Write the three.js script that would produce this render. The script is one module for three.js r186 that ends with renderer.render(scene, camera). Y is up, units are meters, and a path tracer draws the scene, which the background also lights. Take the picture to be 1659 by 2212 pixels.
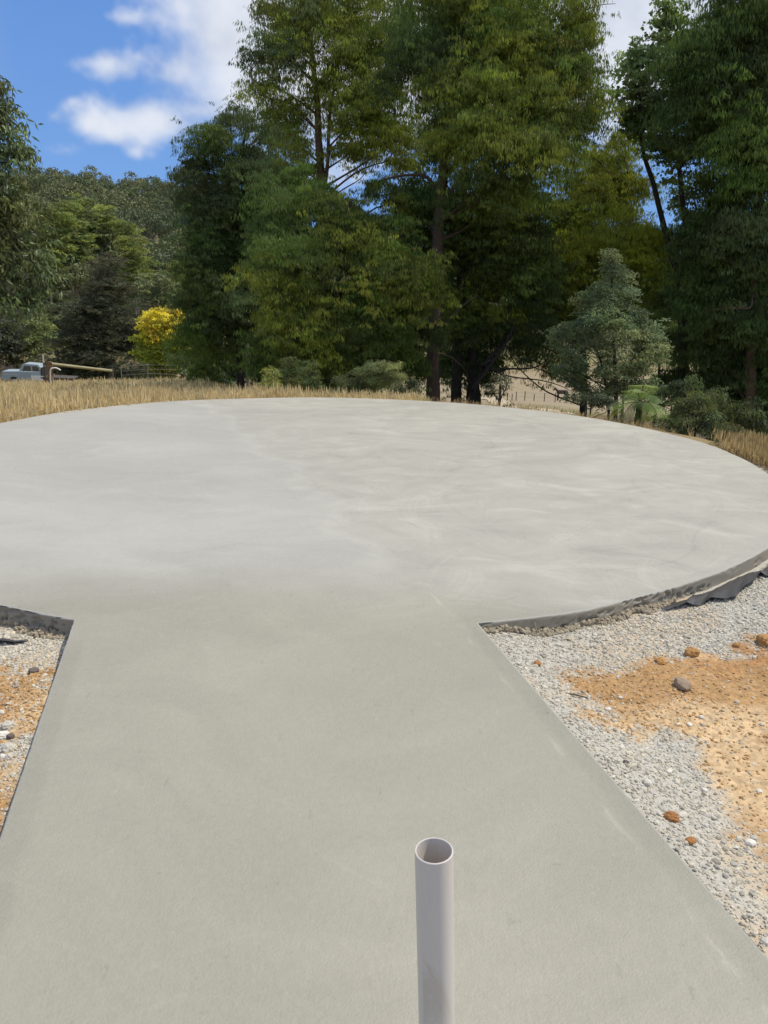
import * as THREE from 'three';
import { mergeGeometries } from 'three/addons/utils/BufferGeometryUtils.js';
import { MarchingCubes } from 'three/addons/objects/MarchingCubes.js';

// ------------------------------------------------------------------ camera, sky, sun, exposure
const D2R = Math.PI / 180;
const F = 1661, PITCH = 16 * D2R, ROLL = 1 * D2R, EYE = 1.7;      // lens in units of a 1659 x 2212 frame
const scene = new THREE.Scene();
const camera = new THREE.PerspectiveCamera(2 * Math.atan(1106 / F) / D2R, 0.75, 0.05, 3000);
camera.rotation.order = 'YXZ';
camera.rotation.set(-PITCH, 0, ROLL);
camera.position.set(0, EYE, 0);
const renderer = new THREE.WebGLRenderer({ antialias: true });
renderer.toneMapping = THREE.LinearToneMapping;
renderer.toneMappingExposure = 1.0;
renderer.shadowMap.enabled = true;
renderer.shadowMap.type = THREE.PCFSoftShadowMap;

const SUN_AZ = 77 * D2R, SUN_EL = 60 * D2R;                        // to the right, a little in front, high
const sunDir = new THREE.Vector3(Math.sin(SUN_AZ) * Math.cos(SUN_EL), Math.sin(SUN_EL), -Math.cos(SUN_AZ) * Math.cos(SUN_EL));
const sun = new THREE.DirectionalLight(new THREE.Color().setRGB(1.0, 0.93, 0.80), 4.1);
sun.target.position.set(0, 0, -25);
sun.position.copy(sunDir).multiplyScalar(150).add(sun.target.position);
sun.castShadow = true;
sun.shadow.mapSize.set(4096, 4096);
Object.assign(sun.shadow.camera, { left: -60, right: 60, top: 60, bottom: -60, near: 1, far: 400 });
scene.add(sun, sun.target);

// ------------------------------------------------------------------ helpers: random numbers, noise, rays
function rng(seed) {
  let a = seed >>> 0;
  return () => { a = (a + 0x6D2B79F5) | 0; let t = Math.imul(a ^ (a >>> 15), 1 | a); t = (t + Math.imul(t ^ (t >>> 7), 61 | t)) ^ t; return ((t ^ (t >>> 14)) >>> 0) / 4294967296; };
}
const PERM = new Uint8Array(512), GRAD = new Float32Array(256);
{ const r = rng(77); const p = [...Array(256).keys()]; for (let i = 255; i > 0; i--) { const j = Math.floor(r() * (i + 1)); [p[i], p[j]] = [p[j], p[i]]; } for (let i = 0; i < 512; i++) PERM[i] = p[i & 255]; for (let i = 0; i < 256; i++) GRAD[i] = r(); }
const fade = (t) => t * t * (3 - 2 * t);
function noise2(x, y) {                                            // value noise 0..1
  const xi = Math.floor(x), yi = Math.floor(y), u = fade(x - xi), v = fade(y - yi), X = xi & 255, Y = yi & 255;
  const a = PERM[X] + Y, b = PERM[X + 1] + Y;
  const p = GRAD[PERM[a & 511]], q = GRAD[PERM[b & 511]], r = GRAD[PERM[(a + 1) & 511]], s = GRAD[PERM[(b + 1) & 511]];
  return (p + (q - p) * u) * (1 - v) + (r + (s - r) * u) * v;
}
function noise3(x, y, z) {
  const zi = Math.floor(z), w = fade(z - zi);
  return noise2(x + zi * 37.3, y + zi * 17.7) * (1 - w) + noise2(x + (zi + 1) * 37.3, y + (zi + 1) * 17.7) * w;
}
function fbm(x, y, n = 5, gain = 0.5) { let s = 0, a = 1, t = 0; for (let i = 0; i < n; i++) { s += a * noise2(x, y); t += a; a *= gain; x = x * 2.03 + 13.7; y = y * 2.03 + 7.1; } return s / t; }
const clamp = (x, a = 0, b = 1) => Math.min(b, Math.max(a, x));
const sstep = (a, b, x) => { const t = clamp((x - a) / (b - a)); return t * t * (3 - 2 * t); };
const lerp = (a, b, t) => a + (b - a) * t;
const V = (x, y, z) => new THREE.Vector3(x, y, z);
const RGB = (r, g, b) => new THREE.Color().setRGB(r, g, b);
// direction from the standpoint through a point of the frame, used to find where real things stand
function ray(px, py) {
  const x0 = (px - 829.5) / F, y0 = -(py - 1106) / F, c = Math.cos(ROLL), s = Math.sin(ROLL), x = c * x0 - s * y0, y = s * x0 + c * y0;
  const cp = Math.cos(PITCH), sp = Math.sin(PITCH);
  return V(x, -sp + y * cp, -cp - y * sp);
}
function P(px, py, d) { const r = ray(px, py), k = d / Math.hypot(r.x, r.z); return V(r.x * k, EYE + r.y * k, r.z * k); }
function G(px, py, level) { const r = ray(px, py), k = (level - EYE) / r.y; return V(r.x * k, level, r.z * k); }

// ------------------------------------------------------------------ sky: air and clouds
{
  const W = 2880, Hh = 1440, data = new Float32Array(W * Hh * 4);
  const blobs = [                                                   // frame x, y, half width, half height, strength
    [205, 262, 62, 30, .95], [330, 258, 72, 40, 1.15], [265, 285, 70, 22, .8], [225, 141, 52, 20, .8], [298, 330, 22, 12, .6], [130, 325, 60, 18, .42],
    [265, 36, 60, 10, .42], [490, 22, 105, 55, .9], [600, 90, 190, 150, 1.35], [520, 150, 95, 50, .7], [540, 215, 95, 45, .8], [400, 165, 50, 14, .42],
    [800, 60, 260, 190, 1.2], [1050, 80, 300, 180, 1.0], [1300, 80, 260, 120, 1.25], [1500, 60, 260, 140, 1.0], [1310, 240, 60, 40, .6], [10, 20, 50, 30, .4],
  ].map(([x, y, a, b, k]) => { const d = ray(x, y).normalize(); return [Math.atan2(d.x, -d.z), Math.asin(d.y), a / F * .97, b / F * .97, k]; });
  for (let j = 0; j < Hh; j++) {
    const el = ((j + .5) / Hh - .5) * Math.PI, se = Math.sin(el), ce = Math.cos(el);
    for (let i = 0; i < W; i++) {
      const k = (j * W + i) * 4, u = ((i + .5) / W - .5) * 2 * Math.PI;
      if (el < 0) { data[k] = .26; data[k + 1] = .29; data[k + 2] = .24; data[k + 3] = 1; continue; }
      const dx = Math.cos(u) * ce, dz = Math.sin(u) * ce, az = Math.atan2(dx, -dz);
      const t = Math.pow(1 - se, 3.2);
      let r = lerp(.085, .25, t), g = lerp(.225, .47, t), b = lerp(.63, .86, t);
      // seamless cloud plane overhead, blobs where the frame shows them
      const hgt = 1 / (se + .16), cx = dx * hgt * 2.6, cz = dz * hgt * 2.6;
      const base = fbm(cx + 4.3, cz + 9.1, 6, .52);
      const inView = sstep(.62, .40, Math.abs(az)) * sstep(.62, .42, el);
      let dens = sstep(.43, .62, base) * .92;
      if (inView > 0) {
        const wx = az * 24, wy = el * 30, n = fbm(wx + 31, wy + 5, 6, .56) - .5, n2 = fbm(wx * .45 + 3, wy * .6 + 41, 4) - .5;
        let m = 0;
        for (const [ba, be, a, c, s] of blobs) {
          const x = (az - ba) / a, y = (el - be) / c, q = x * x + y * y;
          if (q < 7) { const w = Math.min(.97, s * .8 * Math.exp(-q * .75)); m = 1 - (1 - m) * (1 - w); }
        }
        const edge = clamp(m * 3) * (1.15 - m), m2 = m + n * 1.5 * edge + n2 * .5 * edge;
        const inside = sstep(.38, 1.02, m2);
        dens = lerp(dens, inside, inView);
      }
      const lump = fbm(az * 15 + 8, el * 22 + 2, 5, .55);
      const lit = clamp(.50 + (lump - .5) * 1.5 + .35 * dens);
      const cr = lerp(.54, .84, lit), cg = lerp(.59, .87, lit), cb = lerp(.70, .93, lit);
      dens *= sstep(.0, .06, el) * .94;
      r = lerp(r, cr, dens); g = lerp(g, cg, dens); b = lerp(b, cb, dens);
      data[k] = r; data[k + 1] = g; data[k + 2] = b; data[k + 3] = 1;
    }
  }
  const sky = new THREE.DataTexture(data, W, Hh, THREE.RGBAFormat, THREE.FloatType);
  sky.mapping = THREE.EquirectangularReflectionMapping; sky.magFilter = THREE.LinearFilter; sky.minFilter = THREE.LinearFilter; sky.needsUpdate = true;
  scene.background = sky; scene.environment = sky;
  scene.backgroundIntensity = 1; scene.environmentIntensity = 1;
}

// ------------------------------------------------------------------ bookkeeping of things and parts
const taken = new Map();
function numbered(name) { const n = taken.get(name) ?? 0; taken.set(name, n + 1); return n ? `${name}_${String(n).padStart(3, '0')}` : name; }
function tag(o, label, category, group) { o.userData.label = label; o.userData.category = category; if (group) o.userData.group = group; return o; }
function thing(name, label, category, pos = V(0, 0, 0), turn = 0, group) {
  const o = new THREE.Group(); o.name = numbered(name); o.position.copy(pos); o.rotation.y = turn; scene.add(o);
  return tag(o, label, category, group);
}
function mesh(name, geo, mat, parent) { const m = new THREE.Mesh(geo, mat); m.name = parent === scene ? numbered(name) : name; m.castShadow = m.receiveShadow = true; parent.add(m); return m; }
function structure(name, geo, mat) { const m = mesh(name, geo, mat, scene); m.userData.kind = 'structure'; return m; }
function copies(name, geo, mat, list, parent) {                    // list of { m: Matrix4, c: Color }
  const im = new THREE.InstancedMesh(geo, mat, list.length); im.name = parent === scene ? numbered(name) : name;
  list.forEach((e, i) => { im.setMatrixAt(i, e.m); if (e.c) im.setColorAt(i, e.c); });
  im.castShadow = im.receiveShadow = true; im.userData.kind = 'stuff'; parent.add(im); return im;
}
function dataTex(w, h, fill, srgb = true, repeat = true) {
  const d = new Uint8Array(w * h * 4);
  for (let j = 0; j < h; j++) for (let i = 0; i < w; i++) { const c = fill(i, j), k = (j * w + i) * 4; d[k] = clamp(c[0]) * 255; d[k + 1] = clamp(c[1]) * 255; d[k + 2] = clamp(c[2]) * 255; d[k + 3] = 255; }
  const t = new THREE.DataTexture(d, w, h); t.magFilter = THREE.LinearFilter; t.minFilter = THREE.LinearMipmapLinearFilter; t.generateMipmaps = true;
  if (repeat) t.wrapS = t.wrapT = THREE.RepeatWrapping;
  if (srgb) t.colorSpace = THREE.SRGBColorSpace;
  t.needsUpdate = true; return t;
}
const lin2s = (c) => (c <= .0031308 ? 12.92 * c : 1.055 * Math.pow(c, 1 / 2.4) - .055);
const mat = (o) => new THREE.MeshStandardMaterial(o);

// ------------------------------------------------------------------ terrain
const CX = -.3833 * EYE, CZ = -4.8407 * EYE, RAD = 2.688 * EYE;    // the round slab
const PATH_DIR = V(Math.sin(14.07 * D2R), 0, Math.cos(14.07 * D2R)); // towards the camera
function fallAt(x, z) {
  const d = Math.hypot(x, z), az = Math.atan2(x, -z) / D2R;
  const right = sstep(-15, -4, az);
  const e = Math.hypot(x - CX, z - CZ) - RAD;
  const fwd = sstep(-4.5, -10.5, z);
  let y = -.11;
  const away = Math.max(0, e - .7);
  const slope = lerp(.091, .128, right), floorY = lerp(-8.2, -14, right);
  let fall = slope * away + lerp(.32, .75, right) * sstep(.4, 4.5, e);
  const deepest = -(floorY + .11);
  fall = fall < deepest * .75 ? fall : deepest * .75 + (deepest * .25) * (1 - Math.exp(-(fall - deepest * .75) / (deepest * .25)));
  y -= fall * fwd;
  const from = lerp(75, 165, right), rise = lerp(29, 24, right);
  y += rise * sstep(from, 310, d) * fwd;
  if (d > 320) y -= (d - 320) * .12;
  return y;
}
function H(x, z) {
  const e = Math.hypot(x - CX, z - CZ) - RAD, d = Math.hypot(x, z);
  let y = fallAt(x, z);
  const rough = sstep(1.2, 4, e) * sstep(-6, -12, z);
  y += rough * ((fbm(x * .35, z * .35, 3) - .5) * .35 + (fbm(x * .05 + 9, z * .05, 3) - .5) * Math.min(3, d * .02));
  return y;
}
// the near earth pad: compacted gravel and clay
const CLAY = {
  right: [[1.413, 1850, 2150, [[1900, 500], [1659, 535], [1500, 560], [1280, 605], [1180, 605], [1000, 645], [850, 695], [700, 712], [640, 762], [560, 765], [470, 830], [520, 872], [600, 930], [640, 990], [800, 1030], [1000, 1080], [1150, 1075], [1250, 1110], [1300, 1230], [1270, 1310], [1340, 1420], [1460, 1540], [1560, 1700], [1680, 1850], [2200, 2000], [2200, 500]]]],
  left: [[2.2114, 0, 2300, [[-900, 690], [0, 690], [80, 690], [200, 760], [330, 800], [420, 760], [480, 730], [520, 760], [200, 2400], [-900, 2400]]]],
};
const toGround = (list) => list.map(([k, ox, oy, pts]) => pts.map(([x, y]) => { const g = G((ox + x / k) * .54861, (oy + y / k) * .54861, -.1); return [g.x, g.z]; }));
const clayPolys = [...toGround(CLAY.right), ...toGround(CLAY.left)];
function polyDist(poly, x, z) {                                    // negative inside
  let inside = false, best = 1e9;
  for (let i = 0, j = poly.length - 1; i < poly.length; j = i++) {
    const [xi, zi] = poly[i], [xj, zj] = poly[j];
    if ((zi > z) !== (zj > z) && x < (xj - xi) * (z - zi) / (zj - zi) + xi) inside = !inside;
    const dx = xj - xi, dz = zj - zi, t = clamp(((x - xi) * dx + (z - zi) * dz) / (dx * dx + dz * dz + 1e-9));
    best = Math.min(best, Math.hypot(x - xi - t * dx, z - zi - t * dz));
  }
  return inside ? -best : best;
}
function clayAt(x, z) {                                            // 1 = clay, 0 = gravel
  let d = 1e9; for (const p of clayPolys) d = Math.min(d, polyDist(p, x, z));
  d += (fbm(x * 4.2 + 3, z * 4.2, 5, .6) - .5) * .55;
  return sstep(.10, -.10, d);
}
const crumbAt = (x, z) => sstep(.46, .62, fbm(x * 1.7 + 21, z * 1.7 + 4, 4));   // loose crumbs lie in patches on the clay
function padH(x, z) {
  const e = Math.hypot(x - CX, z - CZ) - RAD;
  let y = -.098 - .012 * sstep(.2, 2.2, e);
  if (x < -.5) y -= .012;
  { // earth and gravel are banked up against the path edges
    const c0 = outline[outline.length - 601], u = x - c0[0], w = z - c0[1], t = u * PATH_DIR.x + w * PATH_DIR.z, q = u * PATH_DIR.z - w * PATH_DIR.x, off = q < PATH_W / 2 ? -q : q - PATH_W;
    y += .074 * sstep(.42, .0, off) * sstep(.15, .75, t);
  }
  y += (fbm(x * 2.1, z * 2.1 + 9, 4) - .5) * .035 + (fbm(x * 11, z * 11, 3) - .5) * .012;
  const c = clayAt(x, z);
  y += c * (crumbAt(x, z) * .018 * fbm(x * 26, z * 26 + 3, 3, .6) + .004);
  y += (1 - c) * (fbm(x * 45, z * 45, 2) - .5) * .009;
  return y;
}
{
  // one sheet, polar, fine near and coarse far
  const radii = []; for (let r = 0; r < 900; r += r < 14 ? .35 : r < 60 ? .7 : r < 140 ? 2 : r < 360 ? 4 : 30) radii.push(r);
  const NA = 420, pos = [], col = [], idx = [];
  for (const r of radii) for (let a = 0; a < NA; a++) {
    const th = a / NA * 2 * Math.PI, x = Math.sin(th) * r, z = -Math.cos(th) * r;
    const inPad = x > -4.3 && x < 7.2 && z > -9.6 && z < 1.2;
    pos.push(x, H(x, z) - (inPad ? .12 : 0), z);
    const az = Math.atan2(x, -z) / D2R, n = fbm(x * .3 + 5, z * .3, 4), m = fbm(x * .05, z * .05 + 3, 4);
    let c = [lerp(.26, .36, n), lerp(.20, .275, n), lerp(.085, .125, n)];          // dry grass
    const g = sstep(.45, .65, m); c = [lerp(c[0], .17, g * .6), lerp(c[1], .19, g * .6), lerp(c[2], .06, g * .6)];
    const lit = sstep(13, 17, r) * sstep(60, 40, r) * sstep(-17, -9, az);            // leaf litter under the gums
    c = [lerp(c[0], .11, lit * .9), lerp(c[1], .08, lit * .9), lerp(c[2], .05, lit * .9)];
    const bare = sstep(84, 92, r + (n - .5) * 10) * sstep(190, 150, r) * sstep(-2, 4, az);   // bare paddock down in the valley
    const st = bare * (.55 + .45 * noise2(x * .4, z * .4)); c = [lerp(c[0], .40, st), lerp(c[1], .315, st), lerp(c[2], .205, st)];
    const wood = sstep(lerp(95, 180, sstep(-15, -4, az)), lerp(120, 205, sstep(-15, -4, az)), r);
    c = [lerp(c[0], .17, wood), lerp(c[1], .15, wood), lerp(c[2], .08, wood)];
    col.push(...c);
  }
  for (let i = 0; i < radii.length - 1; i++) for (let a = 0; a < NA; a++) {
    const b = (a + 1) % NA, p = i * NA + a, q = i * NA + b, r = p + NA, s = q + NA;
    idx.push(p, q, r, q, s, r);
  }
  const g = new THREE.BufferGeometry();
  g.setAttribute('position', new THREE.Float32BufferAttribute(pos, 3)); g.setAttribute('color', new THREE.Float32BufferAttribute(col, 3));
  const uv = []; for (let i = 0; i < pos.length; i += 3) uv.push(pos[i] / 4, pos[i + 2] / 4); g.setAttribute('uv', new THREE.Float32BufferAttribute(uv, 2));
  g.setIndex(idx); g.computeVertexNormals();
  const turf = dataTex(512, 512, (i, j) => { const v = .80 + .20 * noise2(i * .9, j * .9) * (.6 + .4 * fbm(i / 24, j / 24, 3)); return [v, v, v]; });
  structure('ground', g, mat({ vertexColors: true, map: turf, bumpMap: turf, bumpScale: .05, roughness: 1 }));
}
const padNormalAt = (x, z) => { const e = .012; return V(padH(x - e, z) - padH(x + e, z), 2 * e, padH(x, z - e) - padH(x, z + e)).normalize(); };
// slab outline: a slightly uneven circle with the straight path let in
const outline = (() => {
  // hand-laid formwork is not a true circle: its radius at points of the rim, eased between them
  const rim = [[0, 913.7], [165, 885.6], [331, 869], [548.6, 860], [712, 858.6], [857.6, 863], [1042, 874.6], [1228, 895], [1414, 929], [1525.6, 958], [1600, 988], [1659, 1023], [1659, 1183], [1597, 1218], [1500, 1255], [1403, 1284], [1248, 1321], [1034, 1346], [158.8, 1337.5], [0, 1307.6]]
    .map(([x, y]) => { const g = G(x, y, 0); return [(Math.atan2(g.x - CX, g.z - CZ) + 2 * Math.PI) % (2 * Math.PI), Math.hypot(g.x - CX, g.z - CZ) - RAD]; }).sort((p, q) => p[0] - q[0]);
  const dev = (a) => { const t = ((a % (2 * Math.PI)) + 2 * Math.PI) % (2 * Math.PI), n = rim.length; let i = 0; while (i < n && rim[i][0] <= t) i++; const A = rim[(i + n - 1) % n], B = rim[i % n]; const span = (B[0] - A[0] + 2 * Math.PI) % (2 * Math.PI) || 1, u = ((t - A[0] + 2 * Math.PI) % (2 * Math.PI)) / span; return lerp(A[1], B[1], fade(u)); };
  const pts = [];
  const angOf = (p) => Math.atan2(p.x - CX, p.z - CZ);
  const aR = angOf(G(1034, 1346, 0)), aL = angOf(G(158.8, 1337.5, 0));
  let a = aR; const end = aL + 2 * Math.PI;
  while (a < end) {
    const rr = RAD + dev(a); pts.push([CX + Math.sin(a) * rr, CZ + Math.cos(a) * rr]);
    const s = a - aR, t = end - a; a += (s < 1.25 ? .012 : t < .65 ? .012 : .04) / RAD;
  }
  const el = end; { const rr = RAD + dev(el); pts.push([CX + Math.sin(el) * rr, CZ + Math.cos(el) * rr]); }
  const cl = pts[pts.length - 1], cr = pts[0];
  const put = (from, n, step) => { for (let i = 1; i <= n; i++) pts.push([from[0] + PATH_DIR.x * step * i, from[1] + PATH_DIR.z * step * i]); };
  put(cl, 300, .018);
  const tail = []; for (let i = 300; i >= 1; i--) tail.push([cr[0] + PATH_DIR.x * .018 * i, cr[1] + PATH_DIR.z * .018 * i]);
  pts.push(...tail);
  return pts;                                                       // runs right arc, far rim, left arc, left path edge, right path edge back
})();
function inSlab(x, z, grow = 0) {
  if (Math.hypot(x - CX, z - CZ) < RAD + grow) return true;
  const cl = outline[outline.length - 601], w = V(x - cl[0], 0, z - cl[1]), t = w.x * PATH_DIR.x + w.z * PATH_DIR.z, s = w.x * PATH_DIR.z - w.z * PATH_DIR.x;
  return t > -.4 && t < 5.6 && s > -grow && s < PATH_W + grow;
}
const PATH_W = (() => { const cl = outline[outline.length - 601], cr = outline[0]; return (cr[0] - cl[0]) * PATH_DIR.z - (cr[1] - cl[1]) * PATH_DIR.x; })();
{
  // near pad sheet
  const x0 = -4.2, z0 = -9.4, st = .024, nx = Math.round(11.2 / st), nz = Math.round(10.4 / st), pos = [], uv = [], idx = [], id = new Int32Array((nx + 1) * (nz + 1)).fill(-1);
  let n = 0;
  const az = (x, z) => Math.abs(Math.atan2(x, -z));
  const use = (x, z) => !inSlab(x, z, -.12) && z < .6 && (az(x, z) < .60 || z > -1.2);
  for (let j = 0; j <= nz; j++) for (let i = 0; i <= nx; i++) {
    const x = x0 + i * st, z = z0 + j * st;
    if (!use(x, z)) continue;
    id[j * (nx + 1) + i] = n++;
    const rim = Math.hypot(x - CX, z - CZ) - RAD, behind = sstep(-5.5, -7.5, z) * sstep(.25, 1.4, rim);
    pos.push(x, padH(x, z) - .06 * behind, z); uv.push((x - x0) / 11.2, (z - z0) / 10.4);
  }
  for (let j = 0; j < nz; j++) for (let i = 0; i < nx; i++) {
    const a = id[j * (nx + 1) + i], b = id[j * (nx + 1) + i + 1], c = id[(j + 1) * (nx + 1) + i], d = id[(j + 1) * (nx + 1) + i + 1];
    if (a < 0 || b < 0 || c < 0 || d < 0) continue;
    idx.push(a, c, b, b, c, d);
  }
  const g = new THREE.BufferGeometry();
  g.setAttribute('position', new THREE.Float32BufferAttribute(pos, 3)); g.setAttribute('uv', new THREE.Float32BufferAttribute(uv, 2)); g.setIndex(idx); g.computeVertexNormals();
  const W = 1600, Hh = 1486;
  const tex = dataTex(W, Hh, (i, j) => {
    const x = x0 + i / W * 11.2, z = z0 + j / Hh * 10.4;
    if (inSlab(x, z, -.2)) return [.4, .3, .2];
    const c = clayAt(x, z), n = fbm(x * 2.6, z * 2.6 + 7, 5), f = noise2(x * 170, z * 170), f2 = noise2(x * 70 + 5, z * 70);
    const dust = sstep(.42, .74, fbm(x * 1.4 + 40, z * 2.4 + 3, 5, .6));
    let cl = [lerp(.30, .46, n), lerp(.172, .285, n), lerp(.07, .125, n)];
    cl = [lerp(cl[0], .56, dust * .8), lerp(cl[1], .41, dust * .8), lerp(cl[2], .235, dust * .8)];
    const red = sstep(.6, .75, fbm(x * 3.1 + 90, z * 3.1, 4)); cl = [lerp(cl[0], .34, red * .5), lerp(cl[1], .15, red * .5), lerp(cl[2], .05, red * .5)];
    const f3 = noise2(x * 33 + 8, z * 33), kf = .60 + .42 * f * f2 + .24 * f2 + .22 * f3;
    const tan = sstep(.52, .7, fbm(x * 2.2 + 60, z * 2.2 + 11, 4));
    let gr = [lerp(.42, .46, tan), lerp(.40, .38, tan), lerp(.34, .27, tan)];
    const kg = .72 + .34 * f + .14 * f2;
    const o = [0, 1, 2].map((q) => lin2s(lerp(gr[q] * kg, cl[q] * kf, c)));
    return o;
  }, true, false);
  structure('bare_earth', g, mat({ map: tex, roughness: 1 }));
}

// ------------------------------------------------------------------ the concrete slab and path
{
  const r = rng(5), S = 2048, ox = -5.6, oz = -13.2, span = 13.4;
  // trowel sweeps: arcs of drier, paler or darker cement paste
  const swirl = new Float32Array(S * S);
  const brush = (cx, cz, rad, a0, a1, wid, amp, seed) => {
    const steps = Math.ceil(Math.abs(a1 - a0) * rad / span * S * 1.2), wp = Math.max(2, Math.ceil(wid / span * S));
    for (let k = 0; k <= steps; k++) {
      const t = k / steps, a = lerp(a0, a1, t), env = Math.sin(Math.PI * t) ** .6;
      for (let w = -wp; w <= wp; w++) {
        const rr = rad + w / S * span, i = Math.round((cx + Math.cos(a) * rr - ox) / span * S), j = Math.round((cz + Math.sin(a) * rr - oz) / span * S);
        if (i < 0 || j < 0 || i >= S || j >= S) continue;
        const streak = noise2(w * .55 + seed * 31, a * 3 + seed), prof = (1 - Math.abs(w) / wp) ** .7;
        swirl[j * S + i] += amp * env * prof * (streak * 1.6 - .35) * .5;
      }
    }
  };
  const rightOf = (x, z) => x > -1.1 - (z + 8) * -.38;
  for (let k = 0; k < 620; k++) {
    const a = r() * 6.28, q = Math.sqrt(r()) * RAD, px = CX + Math.cos(a) * q, pz = CZ + Math.sin(a) * q, far = rightOf(px, pz);
    const rad = .35 + r() * 1.1, th = r() * 6.28, len = .5 + r() * 1.6;
    brush(px - Math.cos(th) * rad, pz - Math.sin(th) * rad, rad, th - len / 2, th + len / 2, .03 + r() * .16, (r() < .55 ? 1 : -1) * (far ? .105 : .03) * (.5 + r()), k);
  }
  for (let k = 0; k < 150; k++) {                                   // thin ridges left by the trowel's edge
    const a = r() * 6.28, q = Math.sqrt(r()) * RAD, px = CX + Math.cos(a) * q, pz = CZ + Math.sin(a) * q, far = rightOf(px, pz);
    const rad = .5 + r() * 1.2, th = r() * 6.28, len = .5 + r() * 1.3;
    brush(px - Math.cos(th) * rad, pz - Math.sin(th) * rad, rad, th - len / 2, th + len / 2, .010 + r() * .012, (r() < .6 ? 1 : -1) * (far ? .15 : .07), k + 2000);
  }
  for (let k = 0; k < 70; k++) {
    const t = r() * 4.4, w = r() * PATH_W, c0 = outline[outline.length - 601], px = c0[0] + PATH_DIR.x * t + PATH_DIR.z * w, pz = c0[1] + PATH_DIR.z * t - PATH_DIR.x * w, rad = .4 + r() * .7, th = r() * 6.28, len = .15 + r() * .5;
    brush(px - Math.cos(th) * rad, pz - Math.sin(th) * rad, rad, th - len / 2, th + len / 2, .007 + r() * .01, (r() < .5 ? 1 : -1) * .07, k + 3000);
  }
  for (let k = 0; k < 160; k++) {                                   // float marks on the path
    const t = r() * 4.2, s = r() * PATH_W, cl = outline[outline.length - 601], px = cl[0] + PATH_DIR.x * t + PATH_DIR.z * s, pz = cl[1] + PATH_DIR.z * t - PATH_DIR.x * s;
    const rad = .5 + r() * .6, th = r() * 6.28, len = .3 + r() * .7;
    brush(px - Math.cos(th) * rad, pz - Math.sin(th) * rad, rad, th - len / 2, th + len / 2, .02 + r() * .09, (r() < .5 ? 1 : -1) * .014, k + 900);
  }
  const cl = outline[outline.length - 601];
  const SEAM = [[-13, -3.5], [-11.77, -2.86], [-10.58, -2.13], [-8.63, -1.44], [-7.28, -.81], [-6.42, -.52], [-5.49, -.24], [-4.69, -.02], [-3, .3]];
  const seamX = (z) => { for (let i = 1; i < SEAM.length; i++) if (z <= SEAM[i][0]) { const [a, b] = SEAM[i - 1], [c, d] = SEAM[i]; return lerp(b, d, (z - a) / (c - a)); } return .3; };
  const map = dataTex(S, S, (i, j) => {
    const x = ox + i / S * span, z = oz + j / S * span;
    if (!inSlab(x, z, .08)) return [.6, .6, .57];
    const wx = x + (fbm(x * .8 + 3, z * .8, 3) - .5) * 1.1, wz = z + (fbm(x * .8 + 30, z * .8, 3) - .5) * 1.1;
    const onDisc = sstep(-3.6, -4.6, wz);
    const sx = x - seamX(z) + (fbm(x * 2.2 + 3, z * 2.2, 4) - .5) * .5, side = sstep(-.12, .22, sx) * onDisc;  // first pour and second pour
    const n = fbm(wx * 1.1 + 7, wz * 1.1, 5, .55), n2 = fbm(wx * 3.6 + 2, wz * 7 + 5, 5, .6), f = noise2(x * 210, z * 210), f2 = noise2(x * 66, z * 66);
    let c = [.302, .288, .228];                                     // damp path
    const d = [.366, .357, .312], e = [.366, .351, .296];              // first pour, second pour
    const disc = [0, 1, 2].map((q) => lerp(d[q], e[q], side));
    c = [0, 1, 2].map((q) => lerp(c[q], disc[q], onDisc));
    let v = 1 + (n - .5) * .16 + (n2 - .5) * lerp(.09, .22, side) + (f - .5) * .075 + (f2 - .5) * .05 + swirl[j * S + i];
    const pale = sstep(.60, .74, fbm(wx * 2.2 + 50, wz * 5 + 8, 5, .6)) * lerp(.03, .10, side); v += pale;
    const seam = Math.exp(-(((sx + .05) / .085) ** 2)) * onDisc; v += seam * .085 * (.3 + noise2(x * 5, z * 9));
    // edging-trowel line along the path edges
    const w = x - cl[0], u = z - cl[1], s = w * PATH_DIR.z - u * PATH_DIR.x, near = Math.min(s, PATH_W - s), tt = w * PATH_DIR.x + u * PATH_DIR.z;
    if (tt > -.1) {
      const eg = near + (fbm(x * 5, z * 5, 3) - .5) * .05;
      v -= .07 * sstep(.11, .07, eg) * sstep(0, .5, tt);
      if (s > 1) v += .15 * sstep(.02, .0, Math.abs(eg - .12)) * sstep(.56, .66, fbm(tt * 7.2, s * 40, 4, .7));
    }
    if (noise2(x * 30 + 9, z * 30) > .978) v -= .12; if (noise2(x * 55 + 40, z * 55) > .985) v += .08;
    v += (sstep(.45, .62, fbm(wx * .7 + 70, wz * 1.3, 5, .6)) - .5) * .05;                  // pinholes
    return c.map((q) => lin2s(q * v));
  }, true, false);
  const fine = dataTex(1024, 1024, (i, j) => { const v = .45 * fbm(i / 40, j / 40, 4) + .35 * noise2(i / 2.2, j / 2.2) + .2 * fbm(i / 9, j / 30, 3); return [v, v, v]; }, false);
  fine.repeat.set(7, 7);
  const top = mat({ map, bumpMap: fine, bumpScale: .0026, roughness: .66 });
  // top sheet
  const ring = outline, N = ring.length, nor = ring.map((p, i) => { const a = ring[(i + N - 1) % N], b = ring[(i + 1) % N]; const tx = b[0] - a[0], tz = b[1] - a[1], l = Math.hypot(tx, tz) || 1; return [-tz / l, tx / l]; });
  let area = 0; ring.forEach((p, i) => { const b = ring[(i + 1) % N]; area += p[0] * b[1] - b[0] * p[1]; });
  const out = area > 0 ? -1 : 1;
  const inset = (k) => ring.map((p, i) => new THREE.Vector2(p[0] - out * nor[i][0] * k, p[1] - out * nor[i][1] * k));
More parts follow.
